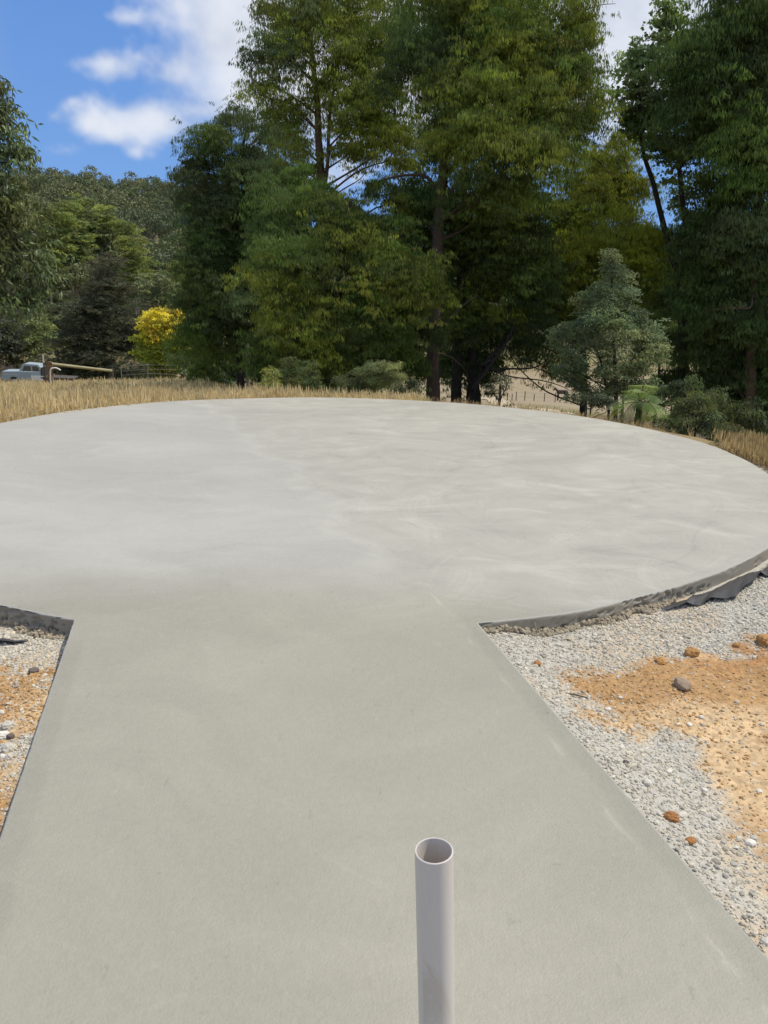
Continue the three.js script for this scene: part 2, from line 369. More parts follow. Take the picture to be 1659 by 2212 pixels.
  const flat = new THREE.ShapeGeometry(new THREE.Shape(inset(.012)));
  { const p = flat.attributes.position, u = flat.attributes.uv, nn = flat.attributes.normal; for (let i = 0; i < p.count; i++) { const x = p.getX(i), z = p.getY(i); p.setXYZ(i, x, 0, z); nn.setXYZ(i, 0, 1, 0); u.setXY(i, (x - ox) / span, (z - oz) / span); } const ix = flat.index; for (let i = 0; i < ix.count; i += 3) { const a = ix.getX(i); const b = ix.getX(i + 1), c = ix.getX(i + 2); const A = new THREE.Vector3().fromBufferAttribute(p, a), B = new THREE.Vector3().fromBufferAttribute(p, b), C = new THREE.Vector3().fromBufferAttribute(p, c); if (B.sub(A).cross(C.sub(A)).y < 0) { ix.setX(i + 1, c); ix.setX(i + 2, b); } } }
  // rounded arris and the broken, honeycombed side
  const rows = [[.012, 0], [.007, -.0012], [.003, -.004], [.0, -.009], [.0, -.018], [0, -.027], [0, -.036], [0, -.045], [0, -.054], [0, -.063], [0, -.072], [0, -.081], [0, -.09], [0, -.10], [0, -.14]];
  const pos = [], uv = [], col = [], idx = []; let run = 0;
  for (let i = 0; i <= N; i++) {
    const p = ring[i % N], n = nor[i % N]; if (i) run += Math.hypot(p[0] - ring[i - 1][0], p[1] - ring[i - 1][1]);
    const arc = Math.hypot(p[0] - CX, p[1] - CZ) - RAD < .2;
    rows.forEach(([k, y], q) => {
      let dig = 0, sh = 1;
      if (q >= 3) {
        const h = fbm(run * 34 + 5, y * 52, 3, .65), zone = sstep(.52, .66, fbm(run * 2.6 + 8, y * 9 + 1, 3) - y * .8);
        const hole = sstep(.56, .66, h) * zone;
        dig = hole * .016 + (fbm(run * 4, y * 9, 3) - .5) * .008 + (q === 3 ? (noise2(run * 60, 2) - .5) * .005 : 0);
        sh = 1;
      }
      const kk = k + dig;
      pos.push(p[0] - out * n[0] * kk, y + (q === 2 || q === 1 ? (noise2(run * 45, q) - .5) * .002 : 0), p[1] - out * n[1] * kk); uv.push(run / .6, y / .6);
      const dry = fbm(run * 2.3, y * 8 + 4, 4), base = q < 3 ? [.37, .365, .32] : [lerp(.27, .36, dry), lerp(.24, .325, dry), lerp(.185, .25, dry)];
      col.push(...base.map((b) => b * sh));
    });
  }
  const M = rows.length;
  for (let i = 0; i < N; i++) for (let q = 0; q < M - 1; q++) { const a = i * M + q, b = a + 1, c = a + M, d = c + 1; if (out > 0) idx.push(a, c, b, b, c, d); else idx.push(a, b, c, b, d, c); }
  const sg = new THREE.BufferGeometry(); sg.setAttribute('position', new THREE.Float32BufferAttribute(pos, 3)); sg.setAttribute('uv', new THREE.Float32BufferAttribute(uv, 2)); sg.setAttribute('color', new THREE.Float32BufferAttribute(col, 3)); sg.setIndex(idx); sg.computeVertexNormals();
  const slab = thing('concrete_slab', 'round smooth grey concrete slab with a wide straight path poured onto it', 'slab');
  mesh('slab_top', flat, top, slab);
  mesh('slab_side', sg, mat({ vertexColors: true, bumpMap: fine, bumpScale: .002, roughness: .95 }), slab);
}
console.log('slab done');
// ------------------------------------------------------------------ foliage: leaf sprays, limbs, trees
function leafGeo(list) {                                            // each leaf: base, direction, side, length, width
  const pos = [], nor = [], idx = [];
  for (const { b, d, s, l, w } of list) {
    const n = d.clone().cross(s).normalize(), k = pos.length / 3;
    const mid = b.clone().addScaledVector(d, l * .42), tip = b.clone().addScaledVector(d, l).addScaledVector(n, -l * .08);
    const q = [b, mid.clone().addScaledVector(s, w / 2), tip, mid.clone().addScaledVector(s, -w / 2)];
    q.forEach((p) => { pos.push(p.x, p.y, p.z); nor.push(n.x, n.y, n.z); });
    idx.push(k, k + 1, k + 2, k, k + 2, k + 3);
  }
  const g = new THREE.BufferGeometry(); g.setAttribute('position', new THREE.Float32BufferAttribute(pos, 3)); g.setAttribute('normal', new THREE.Float32BufferAttribute(nor, 3));
  g.setIndex(idx); g.computeVertexNormals(); return g;
}
function spray(seed, n, size, len, wid, droop, wild = .65) {                     // leaves spread round a short twig of that size
  const r = rng(seed), list = [];
  for (let i = 0; i < n; i++) {
    const t = r(), a = r() * 6.283, out = size * (.25 + .75 * t);
    const b = V(Math.cos(a) * out * .75, size * (.35 - t * droop * .6) * (r() * .8 + .4) - size * droop * .25 * r(), Math.sin(a) * out * .75);
    const d = V(Math.cos(a) * (1 - droop) + (r() - .5) * wild, lerp(.5, -1.25, droop) + (r() - .5) * wild, Math.sin(a) * (1 - droop) + (r() - .5) * wild).normalize();
    const s = V(r() - .5, (r() - .5) * .5, r() - .5).cross(d).normalize();
    list.push({ b, d, s, l: len * (.65 + .6 * r()), w: wid * (.7 + .5 * r()) });
  }
  return leafGeo(list);
}
const SPRAY = {
  gum: spray(11, 32, .23, .10, .0175, .86),                           // hanging sickle leaves
  broad: spray(12, 18, .26, .11, .036, .72, 1.5),
  round: spray(13, 14, .17, .08, .07, .45, 1.5),
  fine: spray(14, 34, .20, .07, .012, .45),
  small: spray(15, 30, .18, .045, .022, .4, 1.6),
  needle: spray(16, 34, .42, .22, .035, .25),
  far: spray(17, 60, .95, .36, .13, .5),
};
const leafMat = (rough, coat, through = .42) => new THREE.MeshPhysicalMaterial({ color: 0xffffff, roughness: rough, clearcoat: coat, clearcoatRoughness: .38, transmission: through, thickness: 0, specularIntensity: .55, side: THREE.DoubleSide });
const LEAF = { glossy: leafMat(.95, 0), waxy: leafMat(.9, .5), dull: leafMat(.95, .05) };
const barkTex = dataTex(256, 512, (i, j) => { const v = .58 + .42 * fbm(i / 7, j / 60, 4, .6) * (.55 + .45 * noise2(i / 3, j / 130)); return [v, v * .97, v * .93]; });
const barkMat = (r, g, b) => mat({ color: RGB(r, g, b), map: barkTex, bumpMap: barkTex, bumpScale: .03, roughness: .95 });
const BARK = { brown: barkMat(.20, .145, .105), grey: barkMat(.30, .275, .24), dark: barkMat(.085, .07, .058), red: barkMat(.27, .16, .11), dead: barkMat(.34, .31, .27) };

function tube(pts, r0, r1, seg = 6, sides = 6, wob = 0) {            // tapered limb along points, uv in metres
  const curve = pts.length > 2 ? new THREE.CatmullRomCurve3(pts, false, 'catmullrom', .5) : new THREE.LineCurve3(pts[0], pts[1]);
  const pos = [], uv = [], nor = [], idx = []; const L = curve.getLength();
  let up = V(.3, .1, .9);
  for (let i = 0; i <= seg; i++) {
    const t = i / seg, p = curve.getPoint(t), tan = curve.getTangent(t), a = up.clone().cross(tan).normalize(), b = tan.clone().cross(a).normalize(); up = b.clone().negate().cross(tan).lengthSq() > .01 ? up : V(1, 0, 0);
    const r = lerp(r0, r1, t);
    for (let k = 0; k <= sides; k++) {
      const th = k / sides * 6.2832, n = a.clone().multiplyScalar(Math.cos(th)).addScaledVector(b, Math.sin(th)), rr = r * (1 + wob * (noise2((k % sides) * 1.3 + r0 * 90, t * L * 2.2) - .5));
      pos.push(p.x + n.x * rr, p.y + n.y * rr, p.z + n.z * rr); nor.push(n.x, n.y, n.z); uv.push(k / sides * Math.max(.3, r * 4), t * L / 1.6);
    }
  }
  for (let i = 0; i < seg; i++) for (let k = 0; k < sides; k++) { const p = i * (sides + 1) + k, q = p + sides + 1; idx.push(p, p + 1, q, p + 1, q + 1, q); }
  const c = pos.length / 3; const e = curve.getPoint(1), td = curve.getTangent(1); pos.push(e.x, e.y, e.z); nor.push(td.x, td.y, td.z); uv.push(0, L / 1.6);
  for (let k = 0; k < sides; k++) idx.push(seg * (sides + 1) + k, seg * (sides + 1) + k + 1, c);
  const g = new THREE.BufferGeometry(); g.setAttribute('position', new THREE.Float32BufferAttribute(pos, 3)); g.setAttribute('normal', new THREE.Float32BufferAttribute(nor, 3)); g.setAttribute('uv', new THREE.Float32BufferAttribute(uv, 2)); g.setIndex(idx); return g;
}
const local = (g, base) => g.translate(-base.x, -base.y, -base.z);
const _q = new THREE.Quaternion(), _e = new THREE.Euler(), _s = V(1, 1, 1);
const place = (p, yaw, tiltX, tiltZ, s) => { _q.setFromEuler(_e.set(tiltX, yaw, tiltZ, 'YXZ')); return new THREE.Matrix4().compose(p, _q, typeof s === 'number' ? _s.set(s, s, s) : s); };
/* One tree. trunks: lists of frame points with radii; clumps: [frame x, y, half width, half height, depth offset, tint index].
   Everything is set at its own real distance; the crown is thousands of leaf sprays in lobes round the limbs. */
function tree(o) {
  const r = rng(o.seed), d = o.d, base = P(o.trunks[0].pts[0][0], o.trunks[0].pts[0][1], d + (o.trunks[0].dz ?? 0)); base.y = H(base.x, base.z) - .05;
  const t = thing(o.name, o.label, o.category ?? 'tree', base, 0, o.group);
  const sampled = [];
  const trunkGeos = o.trunks.map((k) => {
    const pts = k.pts.map(([x, y, z = 0]) => P(x, y, d + (k.dz ?? 0) + z));
    if (!k.limb) { const f = pts[0].clone(); f.y = H(f.x, f.z) - .25; if (f.y < pts[0].y - .15) pts.unshift(f); else pts[0].y = f.y; }
    const c = new THREE.CatmullRomCurve3(pts, false, 'catmullrom', .5); for (let i = 0; i <= 24; i++) sampled.push({ p: c.getPoint(i / 24), r: lerp(k.r[0], k.r[1], i / 24) });
    return local(tube(pts, k.r[0], k.r[1], 20, 10, .28), base);
  });
  mesh('trunk', mergeGeometries(trunkGeos), o.bark, t);
  const limbs = [], list = [], m2 = d / F * 1.02;
  const pal = o.tints;
  for (const [px, py, rx, ry, dz = 0, ti = -1, dens = 1] of o.clumps) {
    const depth = d + dz + (r() - .5) * rx * m2 * .8, c = P(px, py, depth), a = rx * m2, b = ry * m2;
    const tint = pal[ti < 0 ? Math.floor(r() * pal.length) : ti];
    let best = sampled[0], cost = 1e9; for (const s of sampled) { const h = Math.hypot(s.p.x - c.x, s.p.z - c.z), k = Math.abs(c.y - s.p.y - h * .55) + h * .6; if (k < cost) { cost = k; best = s; } }
    const mid = best.p.clone().lerp(c, .5); mid.y += (r() - .35) * .3 * best.p.distanceTo(c); mid.x += (r() - .5) * .25 * a; mid.z += (r() - .5) * .25 * a;
    const lr = Math.min(best.r * .6, .018 + .03 * Math.sqrt(a * b) * (o.limb ?? 1));
    if (!o.noLimbs) limbs.push(tube([best.p, mid, c], lr, lr * .35, 7, 5, .2));
    const lobes = Math.max(5, Math.round((o.lobes ?? 6.5) * Math.sqrt(a * b) / (o.lobe ?? .70)));
    const total = Math.round((o.density ?? 150) * 1.55 * a * b * 3.14 * dens);
    for (let k = 0; k < lobes; k++) {
      let dir = V(r() - .5, r() - .45, r() - .5).normalize(); const rad = Math.pow(r(), .45) * .92;
      const lc = V(c.x + dir.x * a * rad, c.y + dir.y * b * rad, c.z + dir.z * a * rad), ls = (o.lobe ?? .70) * (.55 + .8 * r()) * Math.min(1, Math.sqrt(a * b) * 1.6);
      if (!o.noLimbs && k % 2 === 0) limbs.push(tube([mid.clone().lerp(c, .3 + .7 * r()), c.clone().lerp(lc, .5).add(V((r() - .5) * .2, .12, (r() - .5) * .2)), lc], lr * .4, .004 + lr * .06, 4, 4));
      const shade = .55 + .9 * r(), warm = (r() - .5) * .22, nn = Math.max(1, Math.round(total / lobes * (.25 + 1.5 * r())));
      for (let q = 0; q < nn; q++) {
        // lobes are hollow domes: thick on top, thinning into hanging skirts
        const th = r() * 6.283, q0 = Math.sqrt(r()), ex = Math.cos(th) * q0, ez = Math.sin(th) * q0, hang = o.hang ?? .5;
        const top = .72 * Math.sqrt(Math.max(0, 1 - q0 * q0 * .9)) - .30, dropY = Math.pow(r(), 1.7) * (.35 + hang * q0);
        let p = V(lc.x + ex * ls, lc.y + (top - dropY + (r() - .5) * .12) * ls, lc.z + ez * ls);
        if (r() < .14) p = lc.clone().add(V((r() - .5) * 2.5 * ls, (r() - .6) * 2.1 * ls, (r() - .5) * 2.5 * ls));
        if (o.fluffy) { const e = V(r() - .5, r() - .45, r() - .5).normalize().multiplyScalar(ls * Math.pow(r(), .4)); p = lc.clone().add(e); }
        const v = shade * (.8 + .4 * r());
        list.push({ m: place(p.sub(base), r() * 6.283, (r() - .5) * .7, (r() - .5) * .7, (o.leafScale ?? 1) * (.75 + .55 * r())), c: RGB(tint[0] * v * (1 + warm), tint[1] * v, tint[2] * v * (1 - warm)) });
      }
    }
  }
  for (const k of o.dead ?? []) {
    const pts = k.pts.map(([x, y, z = 0]) => P(x, y, d + (k.dz ?? 0) + z)); let best = sampled[0]; for (const s of sampled) if (s.p.distanceTo(pts[0]) < best.p.distanceTo(pts[0])) best = s;
    limbs.push(tube([best.p, ...pts], k.r, k.r * .25, 12, 5, .3));
  }
  if (limbs.length) mesh('branches', local(mergeGeometries(limbs), base), o.limbBark ?? o.bark, t).userData.kind = 'stuff';
  copies('crown', SPRAY[o.spray], o.leaf ?? LEAF.glossy, list, t);
  nLeaf += list.length;
  return t;
}
let nLeaf = 0;
const GREEN = [.140, .205, .028], DEEP = [.096, .148, .026], OLIVE = [.235, .278, .030], LIME = [.34, .38, .030], BLUEG = [.145, .198, .066], SILVER = [.27, .33, .15], BROWNL = [.11, .085, .04];

// A: dark gum at the left of the stand
tree({ name: 'gum_tree', label: 'dark drooping gum at the left end of the tall stand, beside the yellow tree', seed: 101, d: 25, spray: 'gum', bark: BARK.dark, density: 165, tints: [DEEP, DEEP, GREEN, BLUEG],
  trunks: [{ pts: [[520, 830], [515, 700], [512, 560], [505, 420], [530, 290]], r: [.15, .04] }, { pts: [[562, 835], [560, 700], [575, 560], [570, 400]], r: [.12, .03], dz: .8 }],
  clumps: [[535, 285, 48, 36, 0, 3], [470, 330, 55, 55, 0, 1], [560, 350, 65, 60], [450, 420, 50, 70], [520, 430, 75, 70], [600, 440, 55, 60], [440, 520, 45, 70], [500, 540, 75, 75], [580, 540, 60, 70], [430, 620, 50, 60], [500, 640, 75, 70], [590, 640, 65, 65], [420, 700, 40, 50], [480, 720, 60, 50], [560, 730, 60, 45], [620, 590, 50, 60], [455, 770, 50, 35, 1.5], [540, 785, 45, 30, 1.5], [405, 640, 22, 40], [430, 470, 25, 40], [600, 300, 35, 40, 1, 3]] });
// B: tall open gum with visible trunk
tree({ name: 'gum_tree', label: 'tall open gum with sky showing round its bare upper trunk', seed: 102, d: 22, spray: 'gum', bark: BARK.red, density: 105, tints: [GREEN, OLIVE, BLUEG, OLIVE], limb: 1.1,
  trunks: [{ pts: [[706, 850], [704, 640], [697, 450], [690, 330], [684, 210], [672, 100], [662, -10]], r: [.17, .04] }, { pts: [[697, 430], [708, 350], [712, 250], [735, 120], [755, 0]], r: [.06, .02], limb: 1 }],
  clumps: [[612, 52, 55, 48, 0, 2], [590, 120, 38, 45, 0, 2], [640, 15, 60, 40], [590, 185, 38, 42, 0, 1], [600, 225, 40, 28, 0, 0], [650, 100, 35, 45], [720, 40, 60, 55, 0, 1], [780, 30, 60, 55], [790, 170, 70, 75, -.5, 3], [830, 120, 50, 55, -.3], [745, 150, 40, 55], [690, 175, 30, 40, 0, 1, .7], [640, 240, 45, 30, 0, 1], [740, 255, 50, 40, 0, 1], [800, 270, 60, 45, 0, 1], [860, 300, 45, 40, -.4, 1], [640, 315, 36, 32, 0, 1], [760, 330, 50, 30], [850, 345, 45, 30], [655, 375, 40, 25], [630, 430, 40, 40], [700, -20, 70, 40], [820, 210, 55, 60, -.3], [765, 95, 45, 50], [870, 60, 50, 60]],
  dead: [{ pts: [[706, 470], [660, 440], [612, 408, .4], [600, 400, .5]], r: .035, dz: -1.2 }, { pts: [[705, 440], [740, 410], [780, 385], [800, 350]], r: .028, dz: -.8 }, { pts: [[690, 335], [640, 295], [590, 288]], r: .02, dz: -.4 }] });
// C: near broad gum sweeping to the ground
tree({ name: 'gum_tree', label: 'broad leafy gum whose boughs sweep down to the slab edge, left of the big trunk', seed: 103, d: 17.5, spray: 'gum', bark: BARK.dark, density: 190, tints: [GREEN, OLIVE, DEEP, GREEN], leafScale: .9,
  trunks: [{ pts: [[712, 850], [715, 740], [730, 620], [740, 500], [760, 430]], r: [.11, .03] }, { pts: [[690, 850], [672, 760], [650, 640], [640, 520]], r: [.07, .02] }, { pts: [[770, 850], [780, 760], [810, 660], [830, 560]], r: [.06, .02] }],
  clumps: [[740, 450, 60, 40, .5, 0], [640, 490, 55, 50, 1], [790, 470, 60, 45, .5, 1], [700, 540, 75, 65, 0], [620, 580, 55, 55], [800, 540, 70, 60, 0, 1], [870, 510, 45, 40, .3], [880, 570, 48, 40, -.4, 1], [905, 610, 35, 35, -.6, 1], [760, 620, 75, 65], [660, 660, 65, 60], [840, 640, 60, 55, -.3, 1], [890, 670, 35, 40], [720, 710, 70, 55], [800, 715, 65, 50], [640, 730, 50, 45], [600, 690, 45, 55], [860, 730, 45, 45], [700, 770, 50, 40], [770, 780, 45, 35], [590, 620, 40, 60], [840, 780, 45, 30, .4], [890, 790, 30, 30, .5], [650, 790, 45, 30, .5], [830, 590, 50, 40, -.6, 3], [930, 575, 22, 26, -.5, 1], [620, 830, 40, 26, .8], [680, 825, 45, 28, .3], [740, 825, 45, 28, 0], [800, 815, 40, 26, .2], [580, 770, 40, 40, .6], [600, 470, 50, 50, 1.2, 2], [670, 430, 45, 36, 1, 0], [585, 400, 34, 30, 1.8, 2], [640, 380, 30, 22, 2.2, 0], [860, 440, 34, 30, 1.4, 1], [810, 405, 30, 20, 1.6, 0], [570, 530, 30, 40, .8, 2], [950, 640, 20, 30, -.2, 1], [925, 720, 24, 34, .2, 2]] });
// D: the big trunk
tree({ name: 'gum_tree', label: 'biggest gum with the thick straight bare trunk behind the slab', seed: 104, d: 19, spray: 'gum', bark: BARK.brown, density: 150, tints: [OLIVE, GREEN, OLIVE, DEEP], limb: 1.2,
  trunks: [{ pts: [[935, 862], [936, 760], [940, 640], [945, 520], [955, 400], [975, 260], [1000, 120], [1015, -20]], r: [.185, .07] }, { pts: [[950, 430], [925, 385], [880, 378], [820, 390]], r: [.05, .02], limb: 1 }, { pts: [[960, 380], [1040, 300], [1110, 230], [1180, 150]], r: [.07, .025], limb: 1 }, { pts: [[937, 715], [965, 695], [1000, 660], [1030, 640]], r: [.03, .015], limb: 1, dz: -.2 }],
  clumps: [[930, 50, 65, 60, 0, 3], [1010, 30, 75, 60], [1100, 30, 80, 60], [1180, 60, 70, 70, 0, 1], [960, 130, 60, 60, 0, 3], [1040, 110, 75, 60], [1130, 130, 80, 60, -.3, 0], [1210, 150, 55, 50, 0, 1], [1000, 200, 75, 55, -.5, 0], [1090, 200, 80, 55, -.6, 0], [1170, 225, 70, 60, -.6, 0], [950, 240, 50, 50, .3, 1], [1030, 280, 85, 65, -.9, 0], [1120, 300, 85, 70, -.9, 0], [1190, 320, 50, 55, -.4, 1], [970, 330, 50, 55, 0, 3], [1080, 380, 75, 50, -.5, 1], [930, 430, 45, 45, .6, 3], [1250, 185, 45, 36, 0, 0], [1285, 225, 32, 38, 0, 0], [1225, 250, 40, 40, 0, 1], [1235, 30, 40, 50, 0, 2], [1270, 55, 24, 30, 0, 2, .5], [900, 470, 40, 50, .8, 3], [870, 410, 35, 28, .4, 3], [1150, -20, 90, 50], [980, -30, 90, 50], [1255, 100, 26, 32, 0, 1, .5], [900, 130, 40, 60, .6, 3], [1010, 430, 60, 45, .8, 3], [895, 425, 45, 40, 1.2, 3], [965, 470, 50, 45, 1, 3], [1050, 455, 60, 45, .6, 1], [890, 530, 45, 45, 1.2, 3]],
  dead: [{ pts: [[1205, 60], [1240, 35], [1290, 12], [1330, 8]], r: .02 }, { pts: [[938, 760], [975, 772], [1005, 800], [1018, 830]], r: .018, dz: -.3 }, { pts: [[938, 775], [950, 800], [962, 815]], r: .012, dz: -.3 }] });
// E: two trunks close to it
tree({ name: 'gum_tree', label: 'twin stemmed dark gum just right of the big trunk', seed: 105, d: 20.5, spray: 'gum', bark: BARK.dark, density: 150, tints: [DEEP, GREEN, DEEP, OLIVE],
  trunks: [{ pts: [[985, 868], [990, 740], [996, 600], [1000, 440], [1004, 330]], r: [.17, .06] }, { pts: [[1025, 868], [1022, 760], [1030, 620], [1036, 470], [1050, 350]], r: [.19, .05] }, { pts: [[1015, 860], [1052, 780], [1085, 740], [1100, 660]], r: [.07, .03], limb: 1, dz: -.4 }],
  clumps: [[1000, 480, 60, 50], [1080, 490, 70, 55, 0, 1], [960, 560, 50, 60, .4, 0], [1050, 570, 75, 65], [1120, 560, 70, 60, -.4, 1], [980, 640, 55, 60, .4], [1060, 650, 70, 60], [1130, 640, 60, 60, -.3], [1000, 720, 50, 50, .6, 0], [1070, 720, 55, 45], [1150, 700, 50, 45], [970, 780, 40, 40, .8, 0], [1020, 790, 40, 40, .8, 0], [1085, 430, 50, 40, 0, 1], [1130, 470, 50, 40]],
  dead: [{ pts: [[1020, 845], [1050, 800], [1085, 755], [1105, 715], [1112, 690]], r: .05, dz: -1 }, { pts: [[1060, 800], [1100, 797], [1150, 795], [1180, 780]], r: .045, dz: -.8 }, { pts: [[1075, 805], [1110, 815], [1170, 822], [1215, 835], [1240, 850]], r: .026, dz: -.8 }, { pts: [[1090, 745], [1120, 780], [1170, 800], [1210, 825]], r: .02, dz: -.9 }, { pts: [[960, 770], [1000, 780], [1030, 830]], r: .02, dz: -1 }, { pts: [[1035, 790], [1070, 775], [1095, 765]], r: .035, dz: -1 }, { pts: [[1045, 815], [1090, 835], [1095, 845]], r: .014, dz: -.9 }, { pts: [[1100, 720], [1130, 700], [1155, 715]], r: .014, dz: -.9 }] });
// F: olive gums on the right of the stand
tree({ name: 'gum_tree', label: 'olive weeping gum with a leaning bough, filling the gap left of the round-leaved tree', seed: 106, d: 22.5, spray: 'gum', bark: BARK.dark, density: 140, tints: [OLIVE, LIME, GREEN, OLIVE],
  trunks: [{ pts: [[1262, 850], [1256, 700], [1246, 560], [1250, 450], [1300, 400], [1360, 370]], r: [.11, .04] }],
  clumps: [[1250, 330, 40, 30, 1, 1], [1300, 330, 45, 35, 1, 1], [1350, 320, 35, 35, 1, 0], [1290, 390, 60, 40, .5, 0], [1350, 400, 50, 40, .5, 0], [1210, 400, 45, 40, 1, 2, .6], [1250, 450, 60, 40, 0, 0], [1340, 460, 60, 40], [1180, 470, 60, 45, 0, 0], [1190, 540, 65, 50, -.5, 1], [1270, 520, 60, 45, -.5], [1340, 510, 65, 38, -1, 1], [1400, 520, 45, 40, -.6, 1], [1210, 610, 60, 55, -.4], [1280, 590, 55, 50, 0, 2], [1380, 580, 55, 50, 0], [1180, 680, 50, 45], [1250, 670, 55, 45, .5, 2], [1420, 600, 35, 45, .3, 2], [1215, 725, 40, 28, 0], [1400, 650, 45, 45, .5, 2], [1330, 560, 55, 35, -.8, 1], [1140, 610, 45, 50, -.6, 0], [1150, 740, 36, 24, -.6, 0, .6], [1195, 770, 34, 22, -.6, 0, .6], [1120, 730, 30, 22, -.4, 0, .5], [1215, 810, 26, 18, -.5, 2, .5], [1170, 800, 30, 16, -.5, 0, .4], [1085, 760, 30, 22, -.3, 0, .4], [1140, 775, 26, 18, -.4, 2, .4]] });
// G: round-leaved tree with forked dark stems
tree({ name: 'poplar_tree', label: 'pale round-leaved tree with a dark forked stem, left of the darkest tree', seed: 107, d: 21, spray: 'round', bark: BARK.dark, leaf: LEAF.waxy, density: 95, tints: [[.24, .31, .11], [.30, .37, .14], GREEN], fluffy: 1, hang: .2, lobe: .42,
  trunks: [{ pts: [[1476, 800], [1474, 680], [1470, 610]], r: [.13, .11] }, { pts: [[1470, 615], [1440, 510], [1412, 400], [1388, 320], [1380, 200]], r: [.085, .03], limb: 1 }, { pts: [[1472, 612], [1486, 540], [1476, 450], [1464, 330], [1455, 200], [1440, 40]], r: [.08, .03], limb: 1 }],
  clumps: [[1430, 20, 38, 30, 0, 1], [1450, 70, 40, 40], [1385, 120, 24, 26, 0, 1], [1420, 130, 28, 28, 0, 1], [1360, 150, 26, 26, 0, 1], [1390, 175, 36, 28, 0, 1], [1355, 195, 24, 20, 0, 1], [1400, 215, 42, 30], [1365, 235, 32, 24], [1350, 260, 26, 22, 0, 2], [1400, 265, 45, 28, 0, 2], [1440, 240, 35, 40], [1440, 300, 45, 35, 0, 2], [1480, 350, 35, 40, .5], [1490, 430, 30, 40, .8, 1], [1500, 510, 28, 35, .8, 1], [1520, 280, 40, 50, 1, 2], [1480, 150, 40, 60, .6, 2]] });
// H: the dark tree on the right
tree({ name: 'gum_tree', label: 'very dark dense gum along the right edge with a reddish bare stem', seed: 108, d: 19.5, spray: 'gum', bark: BARK.red, density: 165, tints: [DEEP, DEEP, GREEN, BLUEG], leafScale: 1.15,
  trunks: [{ pts: [[1620, 900], [1622, 760], [1628, 560], [1640, 430], [1648, 300], [1640, 150], [1630, 0]], r: [.13, .06] }, { pts: [[1640, 420], [1600, 385], [1560, 350], [1530, 330]], r: [.045, .02], limb: 1 }],
  clumps: [[1560, 40, 55, 50, 0, 0], [1620, 30, 60, 50], [1530, 100, 50, 50, 0, 0], [1600, 110, 65, 55], [1500, 150, 45, 50, 0, 0], [1560, 190, 60, 50, .2, 0], [1630, 200, 60, 55, -.3, 3], [1490, 210, 38, 45, 0, 0], [1530, 260, 55, 45, 0, 0], [1600, 280, 60, 45, -.3, 2], [1660, 270, 50, 50], [1560, 330, 45, 30, .6, 0, .6], [1640, 350, 50, 45], [1690, 120, 60, 80], [1700, 330, 60, 80], [1580, 430, 50, 45, .5, 0], [1540, 490, 50, 50, .5, 0], [1620, 480, 60, 50, .3], [1570, 560, 55, 50, .3, 0], [1640, 580, 60, 55], [1520, 590, 45, 50, .7, 0], [1690, 480, 60, 80], [1560, 650, 60, 50, .5, 0], [1640, 680, 60, 55, .2, 0], [1510, 680, 45, 45, .9, 0], [1580, 740, 65, 50, .6, 0], [1660, 770, 60, 60, .3, 0], [1520, 760, 50, 45, .9, 0], [1600, 820, 60, 45, .8, 0], [1540, 830, 50, 40, 1.2, 0], [1680, 860, 60, 55, .5, 0], [1480, 820, 40, 35, 1.8, 0], [1470, 740, 35, 45, 2, 0], [1460, 660, 30, 40, 2.5, 0], [1620, 880, 60, 40, 1.2, 0], [1560, 890, 50, 35, 1.6, 0]],
  dead: [{ pts: [[1620, 665], [1580, 665], [1540, 670], [1520, 672]], r: .02, dz: -1 }] });
// unseen gum added outside the right edge, shading the dark gum and ground below
tree({ name: 'gum_tree', label: 'unseen tall gum added just outside the right edge to shade the dark gum', seed: 118, d: 23, spray: 'gum', bark: BARK.red, density: 60, tints: [DEEP, GREEN], leafScale: 1.5,
  trunks: [{ pts: [[1960, 900], [1950, 600], [1960, 300], [1940, -100], [1930, -400]], r: [.2, .06] }],
  clumps: [[1930, 500, 110, 100], [1900, 300, 120, 110], [2000, 320, 110, 110], [1870, 120, 130, 110], [1980, 100, 130, 120], [1850, -80, 130, 110], [1960, -100, 140, 120], [1860, -270, 120, 100], [1960, -300, 130, 110], [1800, 20, 70, 90], [1900, -450, 110, 90], [1790, 220, 60, 80], [1840, 420, 70, 80], [2050, -200, 110, 110]] });
// I: silvery small tree
tree({ name: 'silver_shrub_tree', label: 'small silvery grey-green tree standing in front of the dark gums on the right', seed: 109, d: 15, spray: 'small', bark: BARK.dark, leaf: LEAF.dull, density: 165, tints: [SILVER, [.235, .29, .12], [.19, .245, .10]], fluffy: 1, hang: .2, lobe: .34, limb: .5,
  trunks: [{ pts: [[1330, 880], [1328, 780], [1322, 680], [1322, 590]], r: [.05, .012] }, { pts: [[1345, 880], [1352, 800], [1385, 755]], r: [.03, .01] }, { pts: [[1315, 880], [1300, 790], [1275, 720]], r: [.03, .01] }],
  clumps: [[1325, 585, 26, 28], [1300, 625, 38, 32], [1345, 625, 34, 34], [1280, 665, 38, 34, 0, 2], [1330, 670, 48, 40], [1270, 715, 42, 38, 0, 2], [1330, 730, 55, 42], [1375, 700, 30, 34], [1400, 735, 42, 28, 0, 0], [1425, 745, 20, 18, 0, 0], [1290, 775, 50, 36, 0, 2], [1350, 785, 46, 34, 0, 1], [1240, 760, 32, 26, 0, 2], [1235, 800, 36, 22, 0, 2, .6], [1300, 820, 40, 24, 0, 2, .6], [1370, 815, 30, 26, 0, 1], [1265, 850, 30, 18, 0, 2, .6], [1215, 725, 26, 26, 0, 2], [1225, 780, 30, 30, 0, 2], [1330, 845, 40, 24, 0, 2], [1385, 845, 34, 24, 0, 1], [1290, 860, 36, 20, 0, 2], [1405, 780, 30, 30, 0, 1], [1250, 830, 34, 24, 0, 2]] });
